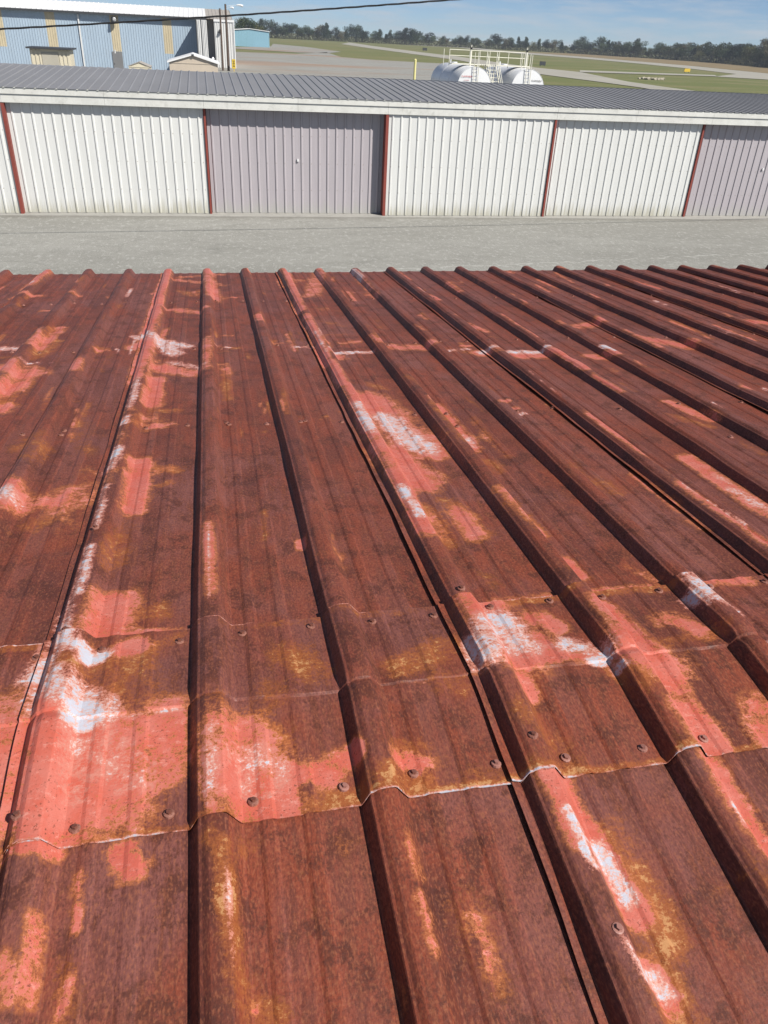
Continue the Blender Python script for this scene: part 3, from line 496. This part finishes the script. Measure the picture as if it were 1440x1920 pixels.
# ---------------------------------------------------------------- long white hangar row with sliding doors
row = tag(empty('hangar_row', (0, 28.8, 0)), 'long low white hangar row with ribbed sliding doors and grey roof across the taxi lane', 'hangar')
WY = 28.8
edges = [-24.4, -18.3, -12.2, -6.107, -.007, 6.071, 12.173, 18.104, 24.2, 30.3]
recess = {-24.4: .31, -18.3: .14, -12.2: .0, -6.107: .15, -.007: .31, 6.071: .0, 12.173: .14, 18.104: .31, 24.2: .0}
FB = 3.28; FT = 3.69
for i in range(len(edges)-1):
    a, b = edges[i], edges[i+1]; d = recess[a]; y = .02+d
    pink = d > .3
    mb = MB(); lo, hi = a+.05, b-.05
    corrugated(mb, lo, hi, .03, FB+.25, y, -1, .3048, .028)
    mb.box(lo, hi, y+.004, y+.05, .03, FB+.25)
    dr = mb.build('sliding_door', DOOR_PINK if pink else DOOR_WHITE, row)
    if pink: MB().box((a+b)/2-.02, (a+b)/2+.04, y-.05, y-.005, 1.71, 1.79).build('handle', LAMPW, dr)
    MB().box(lo, hi, y-.012, y+.045, -.02, .03).build('bottom_rail', CONC, dr)
for i, x in enumerate(edges):
    dl = recess.get(edges[i-1], .15) if i else .15; dr_ = recess.get(x, .15)
    w = .050 if x in (-6.107, 6.071) else .034
    MB().box(x-w, x+w, -.035+min(dl, dr_), .40, -.01, FB+.02).build('post', POSTRED, row)
# fascia: gutter band above a plain band, in lengths
xs = np.arange(-24.4, 30.4, 3.048)
for j in range(len(xs)-1):
    MB().box(xs[j]+.003, xs[j+1]-.003, -.050, .0, FB, FB+.235).build('fascia_board', FASCIA, row)
    MB().box(xs[j]+.003, xs[j+1]-.003, -.085, -.005, FB+.240, FT).build('gutter', FASCIA, row)
# roof sheets
RIDGE_Y, RIDGE_Z = 6.7, 4.04
def roof_profile(n, p=.3048, rib=.024):
    pr = [(0, 0, 0)]
    for i in range(n):
        for u, d in ((.5*p-.034, 0), (.5*p-.014, rib), (.5*p+.014, rib), (.5*p+.034, 0)): pr.append((i*p+u, 0, d))
    pr.append((n*p, 0, 0)); return pr
fm = MB().sweep(roof_profile(3), (0, -.11, FT+.008), (0, RIDGE_Y, RIDGE_Z)).mesh('roof_sheet'); fm.materials.append(GREYROOF)
bmh = MB().sweep(roof_profile(3), (0, RIDGE_Y, RIDGE_Z), (0, 2*RIDGE_Y+.1, FT)).mesh('roof_sheet'); bmh.materials.append(GREYROOF)
x = -24.4
while x < 30.2:
    link('roof_sheet', fm, None, row, (x, 0, 0)); link('roof_sheet', bmh, None, row, (x, 0, 0)); x += .9144
# white foam closures that show under each rib end
cm = MB().add([(-.03, -.100, FT), (.03, -.100, FT), (.013, -.100, FT+.026), (-.013, -.100, FT+.026), (-.03, -.06, FT), (.03, -.06, FT), (.013, -.06, FT+.026), (-.013, -.06, FT+.026)],
              [(0, 1, 2, 3), (7, 6, 5, 4), (0, 3, 7, 4), (1, 5, 6, 2), (3, 2, 6, 7)]).mesh('rib_closure'); cm.materials.append(FASCIA)
for i in range(-30, 75): link('rib_closure', cm, None, row, (-24.4+.1524+(i+30)*.3048, -.015, -.002))
MB().box(-24.4, 30.3, 2*RIDGE_Y-.05, 2*RIDGE_Y, 0, FT-.02).build('back_wall', DOOR_WHITE, row)
for xx in (-24.42, 30.32):
    MB().add([(xx, .05, 0), (xx, 2*RIDGE_Y, 0), (xx, 2*RIDGE_Y, FT-.02), (xx, RIDGE_Y, RIDGE_Z-.02), (xx, .05, FT-.02)], [(0, 1, 2, 3, 4)]).build('end_wall', DOOR_WHITE, row)
MB().box(-24.3, 30.2, .45, .5, 0, FB+.3).build('inner_partition', DARKIN, row)
MB().box(-24.4, 30.3, -.28, .6, -.03, .012).build('door_sill', CONC, row)

# ---------------------------------------------------------------- big blue hangar, left
BY = 120.0; S = BY/110
bh = tag(empty('blue_hangar', (0, BY, 0)), 'large pale blue ribbed hangar with white roof behind the hangar row', 'hangar')
EVE = 6.50
strips = [(-23.6*S, -21.6*S), (-17.04*S, -16.0*S), (-10.0*S, -9.02*S), (-4.14*S, -3.11*S)]
xa = -42.0; cut = xa; XR = -.30
segs = []
for a, b in strips: segs.append((cut, a)); cut = b
segs.append((cut, XR))
for a, b in segs: corrugated(MB(), a, b, 0, EVE, 0, -1, .32, .035).build('wall', BLUEW, bh)
for a, b in strips:
    corrugated(MB(), a, b, 2.42, EVE, 0, -1, .28, .03).build('translucent_strip', CREAM, bh)
    corrugated(MB(), a, b, 0, 2.42, 0, -1, .32, .035).build('wall', BLUEW, bh)
dr = MB().box(-10.15*S, -9.02*S, -.09, -.045, 0, 2.40).build('door', GREYDOOR, bh)
MB().box(-10.03*S, -9.96*S, -.13, -.085, 1.0, 1.1).build('handle', DARKM, dr)
MB().box(-14.72, -14.56, -.16, -.04, 0, EVE-.25).build('downspout', WHITEW, bh)
lm = MB().tube([(-10.35, -.1, 6.0), (-10.35, -.45, 5.95)], .10, 8).tube([(-10.35, -.45, 6.15), (-10.35, -.5, 5.55)], .27, 10, .33).build('floodlight', DARKM, bh)
MB().tube([(-10.28, -.62, 5.95), (-10.26, -.8, 5.86)], .2, 10).build('lens', LAMPW, lm)
MB().box(-10.75, -10.62, -.1, -.03, 2.2, 2.6).build('meter_box', WHITEW, bh)
# roof: white ribbed, rising to the back
XE = .98; RDY, RDZ = 12.5, 7.80
n_r = int((XE-xa)/.6)
pr = [(0, 0, 0)]
for i in range(n_r):
    p = (XE-xa)/n_r
    for u, d in ((.5*p-.05, 0), (.5*p-.02, .05), (.5*p+.02, .05), (.5*p+.05, 0)): pr.append((i*p+u, 0, d))
pr.append((XE-xa, 0, 0))
MB().sweep(pr, (xa, -.55, EVE+.06), (xa, RDY, RDZ)).sweep(pr, (xa, RDY, RDZ), (xa, 2*RDY, EVE)).build('roof', WHITER, bh)
MB().box(xa, XE, -.57, -.50, EVE-.17, EVE+.045).build('eave_trim', DARKM, bh)
MB().box(xa, XE-.3, -.5, 0, EVE-.12, EVE-.07).build('soffit', BLUEW, bh)
MB().add([(XR, .02, 0), (XR, 25, 0), (XR, 25, EVE), (XR, RDY, RDZ-.05), (XR, .02, EVE)], [(0, 1, 2, 3, 4)]).add([(xa, .02, 0), (xa, 25, 0), (xa, 25, EVE), (xa, RDY, RDZ-.05), (xa, .02, EVE)], [(0, 1, 2, 3, 4)]).build('gable_wall', BLUEW, bh)
# door pocket wing that stands out from the wall
wing = MB().box(-.30, .98, -5.2, -.02, 0, EVE-.2).build('door_pocket', WHITEW, bh)
for q in (-.12, .06, .52, .70, .88): MB().box(q, q+.05, -5.26, -5.2, 0, EVE-.22).build('rib', WHITEW, wing)
MB().box(.24, .36, -5.225, -5.195, 0, EVE-.2).build('gap', DARKM, wing)
MB().box(-.33, -.22, -5.28, -5.19, 0, EVE-.2).build('corner_trim', DARKM, wing)

# second white hangar further back
w2 = tag(empty('white_hangar', (0, 156, 0)), 'narrow white ribbed hangar end with tan roof behind the utility poles', 'hangar')
corrugated(MB(), -36, 5.55, 0, 6.6, 0, -1, .32, .03).build('wall', WHITEW, w2)
dp = MB().box(2.45, 5.62, -6, -.05, 0, 6.55).build('door_pocket', WHITEW, w2)
for i in range(9): MB().box(2.6+i*.34, 2.66+i*.34, -6.06, -6.0, .05, 6.4).build('rib', WHITEW, dp)
MB().box(2.40, 5.68, -6.12, -6.0, 6.42, 6.75).build('top_trim', WHITER, dp)
MB().box(5.50, 5.66, -6.10, -5.95, 0, 6.42).build('corner_trim', WHITER, dp)
MB().tube([(3.35, -6.1, 5.1), (3.35, -6.5, 5.0)], .3, 8, .18).build('wall_lamp', DARKM, dp)
pr2 = [(0, 0, 0)]
for i in range(70):
    p = 41.7/70
    for u, d in ((.5*p-.05, 0), (.5*p-.02, .05), (.5*p+.02, .05), (.5*p+.05, 0)): pr2.append((i*p+u, 0, d))
MB().sweep(pr2, (-36, -6.1, 6.78), (-36, 10, 8.35)).sweep(pr2, (-36, 10, 8.35), (-36, 20, 6.6)).build('roof', TANROOF, w2)
MB().add([(5.54, .02, 0), (5.54, 20, 0), (5.54, 20, 6.6), (5.54, 10, 8.3), (5.54, .02, 6.6)], [(0, 1, 2, 3, 4)]).build('gable_wall', WHITEW, w2)

# far sky-blue hangar
b2 = tag(empty('far_blue_hangar', (0, 355, 0)), 'small bright sky-blue hangar with white roof edge, farthest left of the trees', 'hangar')
corrugated(MB(), 12.2, 26.6, -.05, 5.35, 0, -1, .6, .04).add([(12.2, 0, 5.35), (26.6, 0, 5.35), (19.2, 0, 6.0)], [(0, 1, 2)]).build('wall', BLUEFAR, b2)
MB().add([(12.0, -.3, 5.38), (19.2, -.3, 6.05), (19.2, 24, 6.05), (12.0, 24, 5.38), (26.8, -.3, 5.38), (26.8, 24, 5.38),
          (12.0, -.3, 5.18), (19.2, -.3, 5.85), (26.8, -.3, 5.18)], [(0, 1, 2, 3), (1, 4, 5, 2), (0, 6, 7, 1), (1, 7, 8, 4)]).build('roof', WHITER, b2)
MB().box(26.5, 26.58, .05, 24, 0, 5.35).build('side_wall', BLUEFAR, b2)

# ---------------------------------------------------------------- sheds
def gable_shed(name, x0, x1, y0, y1, ze, zr, xr_, wall, roofm, ov, th, label, vent=False):
    t = tag(empty(name, ((x0+x1)/2, y0, 0)), label, 'shed'); cx = (x0+x1)/2; a, b, r = x0-cx, x1-cx, xr_-cx; L = y1-y0
    MB().add([(a, 0, 0), (b, 0, 0), (b, 0, ze), (r, 0, zr), (a, 0, ze), (a, L, 0), (b, L, 0), (b, L, ze), (r, L, zr), (a, L, ze)],
             [(0, 1, 2, 3, 4), (9, 8, 7, 6, 5), (0, 4, 9, 5), (1, 6, 7, 2)]).build('wall', wall, t)
    MB().box(a-.01, b+.01, -.03, -.003, ze-.05, ze+.03).build('band', wall, t)
    sa = (zr-ze)/(r-a); sb = (zr-ze)/(b-r)
    ea, eb = ze-ov*sa, ze-ov*sb; y_0, y_1 = -ov, L+ov
    vs = []
    for yy in (y_0, y_1):
        vs += [(a-ov, yy, ea+.01), (r, yy, zr+.01), (b+ov, yy, eb+.01), (a-ov, yy, ea+th), (r, yy, zr+th), (b+ov, yy, eb+th)]
    MB().add(vs, [(0, 1, 4, 3), (1, 2, 5, 4), (6, 9, 10, 7), (7, 10, 11, 8), (3, 4, 10, 9), (4, 5, 11, 10), (0, 3, 9, 6), (2, 8, 11, 5), (0, 6, 7, 1), (1, 7, 8, 2)]).build('roof', roofm, t)
    if vent: MB().box(r-.08, r+.12, -ov-.02, -ov, zr-.06, zr+.10).build('vent', DARKM, t)
    return t
gable_shed('garden_shed', -2.72, 1.42, 80, 85, 2.82, 3.40, -.70, BEIGE, WHITER, .16, .13, 'beige garden shed with white gable roof beside the utility poles', True)
gable_shed('small_shed', -6.15, -4.38, 80, 82.5, 2.38, 2.70, -5.25, BEIGE2, TANROOF, .06, .05, 'tiny cream shed with low gable roof in front of the blue hangar')
bx = tag(empty('pump_house', (-12.4, 80, 0)), 'cream ribbed box hut with flat dark roof in front of the blue hangar', 'hut')
MB().box(-1.62, 1.55, 0, 2.4, 0, 3.38).build('wall', BEIGE2, bx)
for q in (-1.55, -1.22, -.90, .68, 1.0, 1.32): MB().box(q, q+.16, -.05, 0, 0, 3.3).build('rib', BEIGE2, bx)
MB().box(-.70, .60, -.06, -.004, 0, 3.15).build('shutter', PANELG, bx)
MB().box(-1.85, 1.80, -.35, 2.7, 3.40, 3.52).build('roof', DARKM, bx)

# ---------------------------------------------------------------- utility poles, lamps, sign, cable
def lamp_pole(x, y, h, r, label, arms):
    t = tag(empty('utility_pole', (x, y, 0)), label, 'pole', None)
    MB().tube([(0, 0, -.2), (.02, 0, h*.5), (.03, 0, h)], r, 8, r*.75).build('pole', WOODP, t)
    for dxx, hz, L in arms:
        ar = MB().tube([(0, 0, hz-.25), (dxx*.5, -.02, hz-.05), (dxx, -.04, hz)], .022, 6).build('lamp_arm', LAMPW, t)
        MB().tube([(dxx-.1, -.04, hz-.01), (dxx+.12*L, -.04, hz+.03), (dxx+.5*L, -.04, hz+.02), (dxx+.9*L, -.04, hz-.08)], .07, 8, .17).build('lamp_head', LAMPW, ar)
    return t
lamp_pole(3.22, 139.0, 8.05, .16, 'thin brown utility pole standing left, nearer the white hangar wing', [])
lamp_pole(4.05, 138.8, 8.62, .19, 'taller brown utility pole with two white lamp heads beside the yellow sign', [(.75, 8.2, .5), (1.75, 8.55, .95)])
sg = tag(empty('warning_sign', (4.85, 138, 0)), 'tall narrow yellow sign at the foot of the utility pole', 'sign')
MB().box(-.05, .05, 0, .06, 0, .5).build('post', YELLOW, sg)
MB().box(-.26, .26, -.03, -.002, .38, 1.62).build('panel', YELLOW, sg)
for q, w in ((1.38, .15), (1.22, .1), (1.05, .16), (.86, .12), (.68, .15)): MB().box(-w, w, -.036, -.031, q-.05, q+.04).build('marking', BLACKM, sg)
hy = tag(MB().tube([(0, 0, 0), (0, 0, 1.2)], .22, 10).tube([(0, 0, 1.2), (0, 0, 1.5)], .28, 10, .1).build('hydrant', LAMPW, None, False, (1.92, 148.5, 0)), 'small white hydrant post beside the white hangar wing', 'hydrant')
yp = tag(empty('yellow_post', (21.9, 91, 0)), 'pale yellow pipe post standing alone on the apron left of the tanks', 'post')
MB().tube([(0, 0, -.1), (0, 0, 3.62)], .13, 12).build('pipe', PALEYEL, yp)
MB().tube([(0, 0, 3.62), (0, 0, 3.70)], .13, 12, .05).build('cap', PALEYEL, yp)
# twisted service cable overhead
wc = MB()
def cab(x): return Vector((x, 22.0, 5.700+.1003*x+.00105*x*x))
for st in range(3):
    pts = []
    for i in range(0, 601):
        x = -30+i*.1; p = cab(x); a = 2*math.pi*x/1.55+st*2.094
        pts.append(p+Vector((0, math.cos(a)*.013, math.sin(a)*.013)))
    wc.tube(pts, .0105, 6)
tag(wc.build('overhead_cable', BLACKM, None, True), 'black twisted overhead cable crossing in front of the blue hangar and sky', 'cable')

# ---------------------------------------------------------------- fuel tanks
TR, TL, TZ, TY = 1.48, 8.9, 2.26, 71.0
def text_mesh(s, size, mat, name, parent, loc):
    cu = bpy.data.curves.new('lettering', 'FONT'); cu.body = s; cu.size = size; cu.extrude = .002; cu.align_x = 'CENTER'
    tmp = bpy.data.objects.new('lettering', cu); COL.objects.link(tmp)
    dg = bpy.context.evaluated_depsgraph_get(); me = bpy.data.meshes.new_from_object(tmp.evaluated_get(dg)); bpy.data.objects.remove(tmp)
    me.materials.clear(); o = link(name, me, mat, parent, loc); o.rotation_euler = (math.pi/2, 0, 0); return o
def tank(x, label, lx, txt, tm, tx, tz):
    t = tag(empty('fuel_tank', (x, TY, 0)), label, 'tank', 'fuel tanks')
    n = 56; mb = MB(); ys = [0, .012, 2.95, 2.96, 5.9, 5.91, TL-.012, TL]; rs = [TR-.012, TR, TR, TR, TR, TR, TR, TR-.012]
    vs = [(r*math.cos(2*math.pi*i/n), y, TZ+r*math.sin(2*math.pi*i/n)) for y, r in zip(ys, rs) for i in range(n)]
    fs = [(j*n+i, j*n+(i+1) % n, (j+1)*n+(i+1) % n, (j+1)*n+i) for j in range(len(ys)-1) for i in range(n)]
    me = mb.add(vs, fs).mesh('shell', True); link('shell', me, TANKW, t)
    for y, nm in ((.02, 'end_plate'), (TL-.02, 'end_plate')):
        s = -1 if y < 1 else 1
        v = [(0, y+s*.05, TZ)]+[((TR-.014)*math.cos(2*math.pi*i/n), y, TZ+(TR-.014)*math.sin(2*math.pi*i/n)) for i in range(n)]
        MB().add(v, [(0, 1+i, 1+(i+1) % n) if s > 0 else (0, 1+(i+1) % n, 1+i) for i in range(n)]).build(nm, TANKW, t)
    for y in (2.955, 5.905):
        v = [((TR+e)*math.cos(2*math.pi*i/n), y+yy, TZ+(TR+e)*math.sin(2*math.pi*i/n)) for e, yy in ((.0, -.02), (.012, -.02), (.012, .02), (.0, .02)) for i in range(n)]
        MB().add(v, [(j*n+i, j*n+(i+1) % n, (j+1)*n+(i+1) % n, (j+1)*n+i) for j in range(3) for i in range(n)]).build('seam_band', TANKW, t)
    for y in (1.4, TL-1.6): MB().box(-1.2, 1.2, y, y+.3, 0, .95).build('saddle', CONC, t)
    ld = MB()
    for q in (-.2, .2): ld.tube([(lx+q, -.12, .3), (lx+q, -.12, 4.75)], .028, 6)
    for i in range(13): ld.tube([(lx-.2, -.12, .5+i*.27), (lx+.2, -.12, .5+i*.27)], .015, 6)
    ld.build('ladder', RAIL, t)
    g_ = MB()
    for q in (-.36, .36): g_.tube([(lx+q, .75, TZ+TR-.12), (lx+q, .75, 4.80)], .03, 6)
    g_.build('grab_rail', RAIL, t)
    hm = MB().tube([(0, 6.6, TZ+TR-.05), (0, 6.6, TZ+TR+.14)], .28, 14).build('manhole', TANKW, t)
    MB().tube([(0, 7.8, TZ+TR-.05), (0, 7.8, TZ+TR+.3)], .06, 8).build('vent', TANKW, t)
    text_mesh(txt, .17, tm, 'lettering', t, (tx, -.045, tz)); text_mesh(txt, .085, tm, 'lettering', t, (tx, -.045, tz-.25))
    return t
tank(22.27, 'white cylindrical fuel tank with red lettering, left of the pair', .02, 'FLAMMABLE', REDM, -.72, 2.95)
tank(27.0, 'white cylindrical fuel tank with black lettering, right of the pair', -.12, 'FLAMMABLE', BLACKM, .72, 2.83)
cw = tag(empty('catwalk', (24.5, 73.6, 0)), 'cream railed catwalk and stairs linking the two white fuel tanks', 'catwalk')
FZ = 3.80
MB().box(-3.7, 3.35, -.4, .5, FZ, FZ+.07).build('deck', RAIL, cw)
for yy in (.5,):
    for z in (FZ+1.05, FZ+.62): MB().tube([(-3.7, yy, z), (3.1, yy, z)], .028, 6).build('rail', RAIL, cw)
    for xx in (-4.2, -3.7, -1.9, -1.0, -.1, .75, 1.6, 2.75, 3.1): MB().tube([(xx, yy, FZ-.15), (xx, yy, FZ+1.08)], .027, 6).build('rail_post', RAIL, cw)
for xx in (-2.05, 2.95): MB().tube([(xx, -.3, FZ-.3), (xx, -.3, FZ+1.1)], .085, 8).tube([(xx, -.3, FZ+1.1), (xx, -.3, FZ+1.45)], .05, 8).build('vent_pipe', RAIL, cw)
for xx in (-2.05, 2.95): MB().tube([(xx, -.3, FZ+1.12), (xx, -.3, FZ+1.28)], .09, 8).build('pipe_cap', BLACKM, cw)
st = MB()
for i in range(13):
    y = -.45-i*.26; z = FZ-.02-i*.27
    MB().box(-.62, .22, y-.22, y, z-.04, z).build('tread', RAIL, cw)
for q in (-.64, .24):
    MB().tube([(q, -.4, FZ), (q, -.45-13*.26, FZ-13*.27)], .045, 6).build('stringer', RAIL, cw)
    for hh in (1.0, .55): MB().tube([(q, -.4, FZ+hh), (q, -.45-13*.26, FZ-13*.27+hh)], .028, 6).build('handrail', RAIL, cw)
    for i in (0, 4, 8, 12): MB().tube([(q, -.45-i*.26, FZ-i*.27), (q, -.45-i*.26, FZ+1.0-i*.27)], .026, 6).build('rail_post', RAIL, cw)
for xx in (-.64, .24): MB().tube([(xx, .0, 0), (xx, .0, FZ)], .05, 6).build('leg', RAIL, cw)

# ---------------------------------------------------------------- small things on the airfield
random.seed(11)
rub = tag(empty('rubble_pile', (98.5, 182.5, 0)), 'low pile of pale broken rubble on the grass beside the taxiway', 'rubble')
for i in range(26):
    bmx = bmesh.new(); bmesh.ops.create_icosphere(bmx, subdivisions=1, radius=1)
    for v in bmx.verts: v.co *= random.uniform(.7, 1.2)
    me = bpy.data.meshes.new('stone'); bmx.to_mesh(me); bmx.free(); s = random.uniform(.25, .6)
    o = link('stone', me, STONE, rub, (random.gauss(0, 1.5), random.gauss(0, .9), s*.25)); o.scale = (s*1.3, s, s*.6)
for (x, y, w, h, m, lab, nm, cat) in [(151.6, 259.2, 1.0, 1.15, YELLOW, 'small yellow airfield marker board on the grass beside the runway', 'marker_board', 'sign'),
        (101.9, 257.5, .9, 1.3, DARKM, 'dark airfield marker box beyond the right fuel tank', 'marker_box', 'box'), (118, 470, 1.2, 1.5, DARKM, 'small dark marker box on the grass left of the tank railing', 'marker_box', 'box')]:
    t = tag(empty(nm, (x, y, -.05)), lab, cat)
    MB().box(-w, w, 0, .35, .25, h).build('panel', m, t)
    for q in (-w*.7, w*.7): MB().box(q-.06, q+.06, .1, .25, 0, .25).build('leg', DARKM, t)

# ---------------------------------------------------------------- trees
random.seed(23)
def tree_meshes(seed, H, spread, style):
    rs = random.Random(seed); tr = MB(); th = H*(.30 if style != 2 else .22)
    tr.tube([(0, 0, -.5), (.05, .05, th*.5), (rs.uniform(-.2, .2), rs.uniform(-.2, .2), th*1.2), (rs.uniform(-.3, .3), rs.uniform(-.3, .3), H*.75)], H*.022, 7, H*.006)
    lobes = []
    nl = 9 if style != 2 else 7
    for i in range(nl):
        a = rs.uniform(0, 6.28); q = rs.random()
        if style == 2: z = H*(.25+.68*i/nl); rr = spread*.5*(1-.72*i/nl); c = (rs.uniform(-.15, .15)*spread, rs.uniform(-.15, .15)*spread, z); R_ = (rr, rr, H*.13)
        else:
            z = H*rs.uniform(.36, .84); rr = spread*rs.uniform(.15, .40)*(1.1-abs(z/H-.55)); c = (math.cos(a)*rr, math.sin(a)*rr, z); s = rs.uniform(.20, .32); R_ = (spread*s, spread*s, H*rs.uniform(.10, .19))
        lobes.append((c, R_))
        tr.tube([(0, 0, max(th*.8, z*.55)), (c[0]*.5, c[1]*.5, (z+th)*.55), c], H*.008, 5, H*.003)
    vs, fs = [], []
    for c, R_ in lobes:
        for j in range(150):
            d = Vector((rs.gauss(0, 1), rs.gauss(0, 1), rs.gauss(0, 1))).normalized()*(rs.random()**.38)*rs.uniform(.85, 1.12)
            p = Vector((c[0]+d.x*R_[0], c[1]+d.y*R_[1], c[2]+d.z*R_[2])); sz = rs.uniform(.016, .034)*H
            u = Vector((rs.gauss(0, 1), rs.gauss(0, 1), rs.gauss(0, 1))).normalized(); w = u.orthogonal().normalized()
            n0 = len(vs); vs += [p+u*sz, p+w*sz*.7, p-u*sz, p-w*sz*.7]; fs.append((n0, n0+1, n0+2, n0+3))
    return tr.mesh('trunk', True), MB().add(vs, fs).mesh('crown')
kinds = []
for i in range(9):
    stl = (0, 1, 2, 0, 1, 0, 1, 2, 0)[i]; lf = LEAVES[(0, 1, 3, 2, 0, 3, 2, 0, 1)[i]]
    t_, c_ = tree_meshes(100+i, 10.0, (9.5, 8, 6.5, 8.5, 11, 7.5, 9, 6, 10)[i], stl); t_.materials.append(BARK); c_.materials.append(lf)
    kinds.append((t_, c_, i))
LAB = ['dark green rounded tree', 'olive green tree', 'dark conical evergreen tree', 'brownish autumn tree']
KL = [0, 1, 2, 3, 0, 0, 3, 2, 1]
def where(x, y):
    a = math.degrees(math.atan2(x, y))
    return ('right of the sky-blue hangar' if a < 8 else 'left of the yellow post' if a < 13.5 else 'above the left fuel tank' if a < 18 else 'above the right fuel tank' if a < 22 else
            'right of the fuel tanks' if a < 27 else 'above the rubble pile' if a < 31.5 else 'above the yellow marker' if a < 35 else 'at the right end of the runway')
def tree(x, y, h, ki, label=None, z=-.3, row='front row'):
    t_, c_, i = kinds[ki]; L = label or LAB[KL[ki]]+' in '+row+', '+where(x, y)
    t = tag(empty('tree', (x, y, z), random.uniform(0, 6.28)), L, 'tree', None if label else 'treeline: '+L); s = h/10; t.scale = (s*random.uniform(.85, 1.2), s*random.uniform(.85, 1.2), s)
    link('trunk', t_, None, t); link('crown', c_, None, t)
# polyline of the wood's edge (x, y, mean height)
edge = [(-60, 800, 11), (40, 840, 10.5), (160, 850, 10.2), (260, 840, 9), (330, 790, 9.6), (360, 660, 9.8), (352, 560, 10.6), (318, 455, 10.8), (292, 385, 10), (300, 330, 10), (330, 270, 10)]
def along(step, off, hs, rj, row):
    for (x0, y0, h0), (x1, y1, h1) in zip(edge, edge[1:]):
        L = math.hypot(x1-x0, y1-y0); n = int(L/step); nx, ny_ = -(y1-y0)/L, (x1-x0)/L
        for i in range(n):
            f = (i+random.random()*.8)/n; o = off+random.uniform(-rj, rj)
            x = x0+(x1-x0)*f+nx*o; y = y0+(y1-y0)*f+ny_*o; h = (h0+(h1-h0)*f)*hs*random.choice((.72, .85, .95, 1, 1.05, 1.22))
            tree(x, y, h, random.choice((0, 0, 1, 3, 4, 4, 5, 5, 6, 8, 2, 7)), row=row)
along(5.8, 4, 1.02, 4, 'front row'); along(7.0, 14, 1.28, 6, 'back row')
tree(115, 835, 15.5, 2, 'tall dark evergreen rising highest left of centre in the treeline')
tree(197, 838, 13.5, 2, 'dark evergreen standing above its neighbours right of the tallest one')
tree(24, 470, 11.5, 0, 'round green tree showing between the white hangar and sky-blue hangar'); tree(31, 500, 11, 1, 'olive tree peeking over the left roof edge of the sky-blue hangar')
# undergrowth and dry brush along the wood's foot
vs, fs = [], []
for (x0, y0, h0), (x1, y1, h1) in zip(edge, edge[1:]):
    L = math.hypot(x1-x0, y1-y0); nx, ny_ = -(y1-y0)/L, (x1-x0)/L
    for i in range(int(L*26)):
        f = random.random(); o = random.uniform(-5, 9); z = random.random()**1.4*4.2; o += z*1.2
        p = Vector((x0+(x1-x0)*f+nx*o, y0+(y1-y0)*f+ny_*o, z)); sz = random.uniform(.25, .7)
        u = Vector((random.gauss(0, 1), random.gauss(0, 1), random.gauss(0, 1))).normalized(); w = u.orthogonal().normalized()
        n0 = len(vs); vs += [p+u*sz, p+w*sz, p-u*sz, p-w*sz]; fs.append((n0, n0+1, n0+2, n0+3))
br = MB().add(vs, fs).build('undergrowth', mat_leaf('undergrowth_leaves', (.045, .052, .025), (.075, .068, .032))); br['kind'] = 'stuff'
tag(br, 'brown green undergrowth along the foot of the distant wood', 'undergrowth')

# ---------------------------------------------------------------- air
hz = MB().box(-1500, 1500, -300, 1600, -1.2, 26).build('haze', None); hz['kind'] = 'stuff'
hm_ = bpy.data.materials.new('thin_haze'); hm_.use_nodes = True; t_ = hm_.node_tree; t_.nodes.clear()
ho = t_.nodes.new('ShaderNodeOutputMaterial'); hv = t_.nodes.new('ShaderNodeVolumePrincipled'); hv.inputs['Color'].default_value = (.80, .88, 1, 1); hv.inputs['Density'].default_value = .00022; hv.inputs['Anisotropy'].default_value = .2
t_.links.new(hv.outputs[0], ho.inputs['Volume']); hz.data.materials.append(hm_)
tag(hz, 'thin pale blue haze over the distant airfield', 'haze')
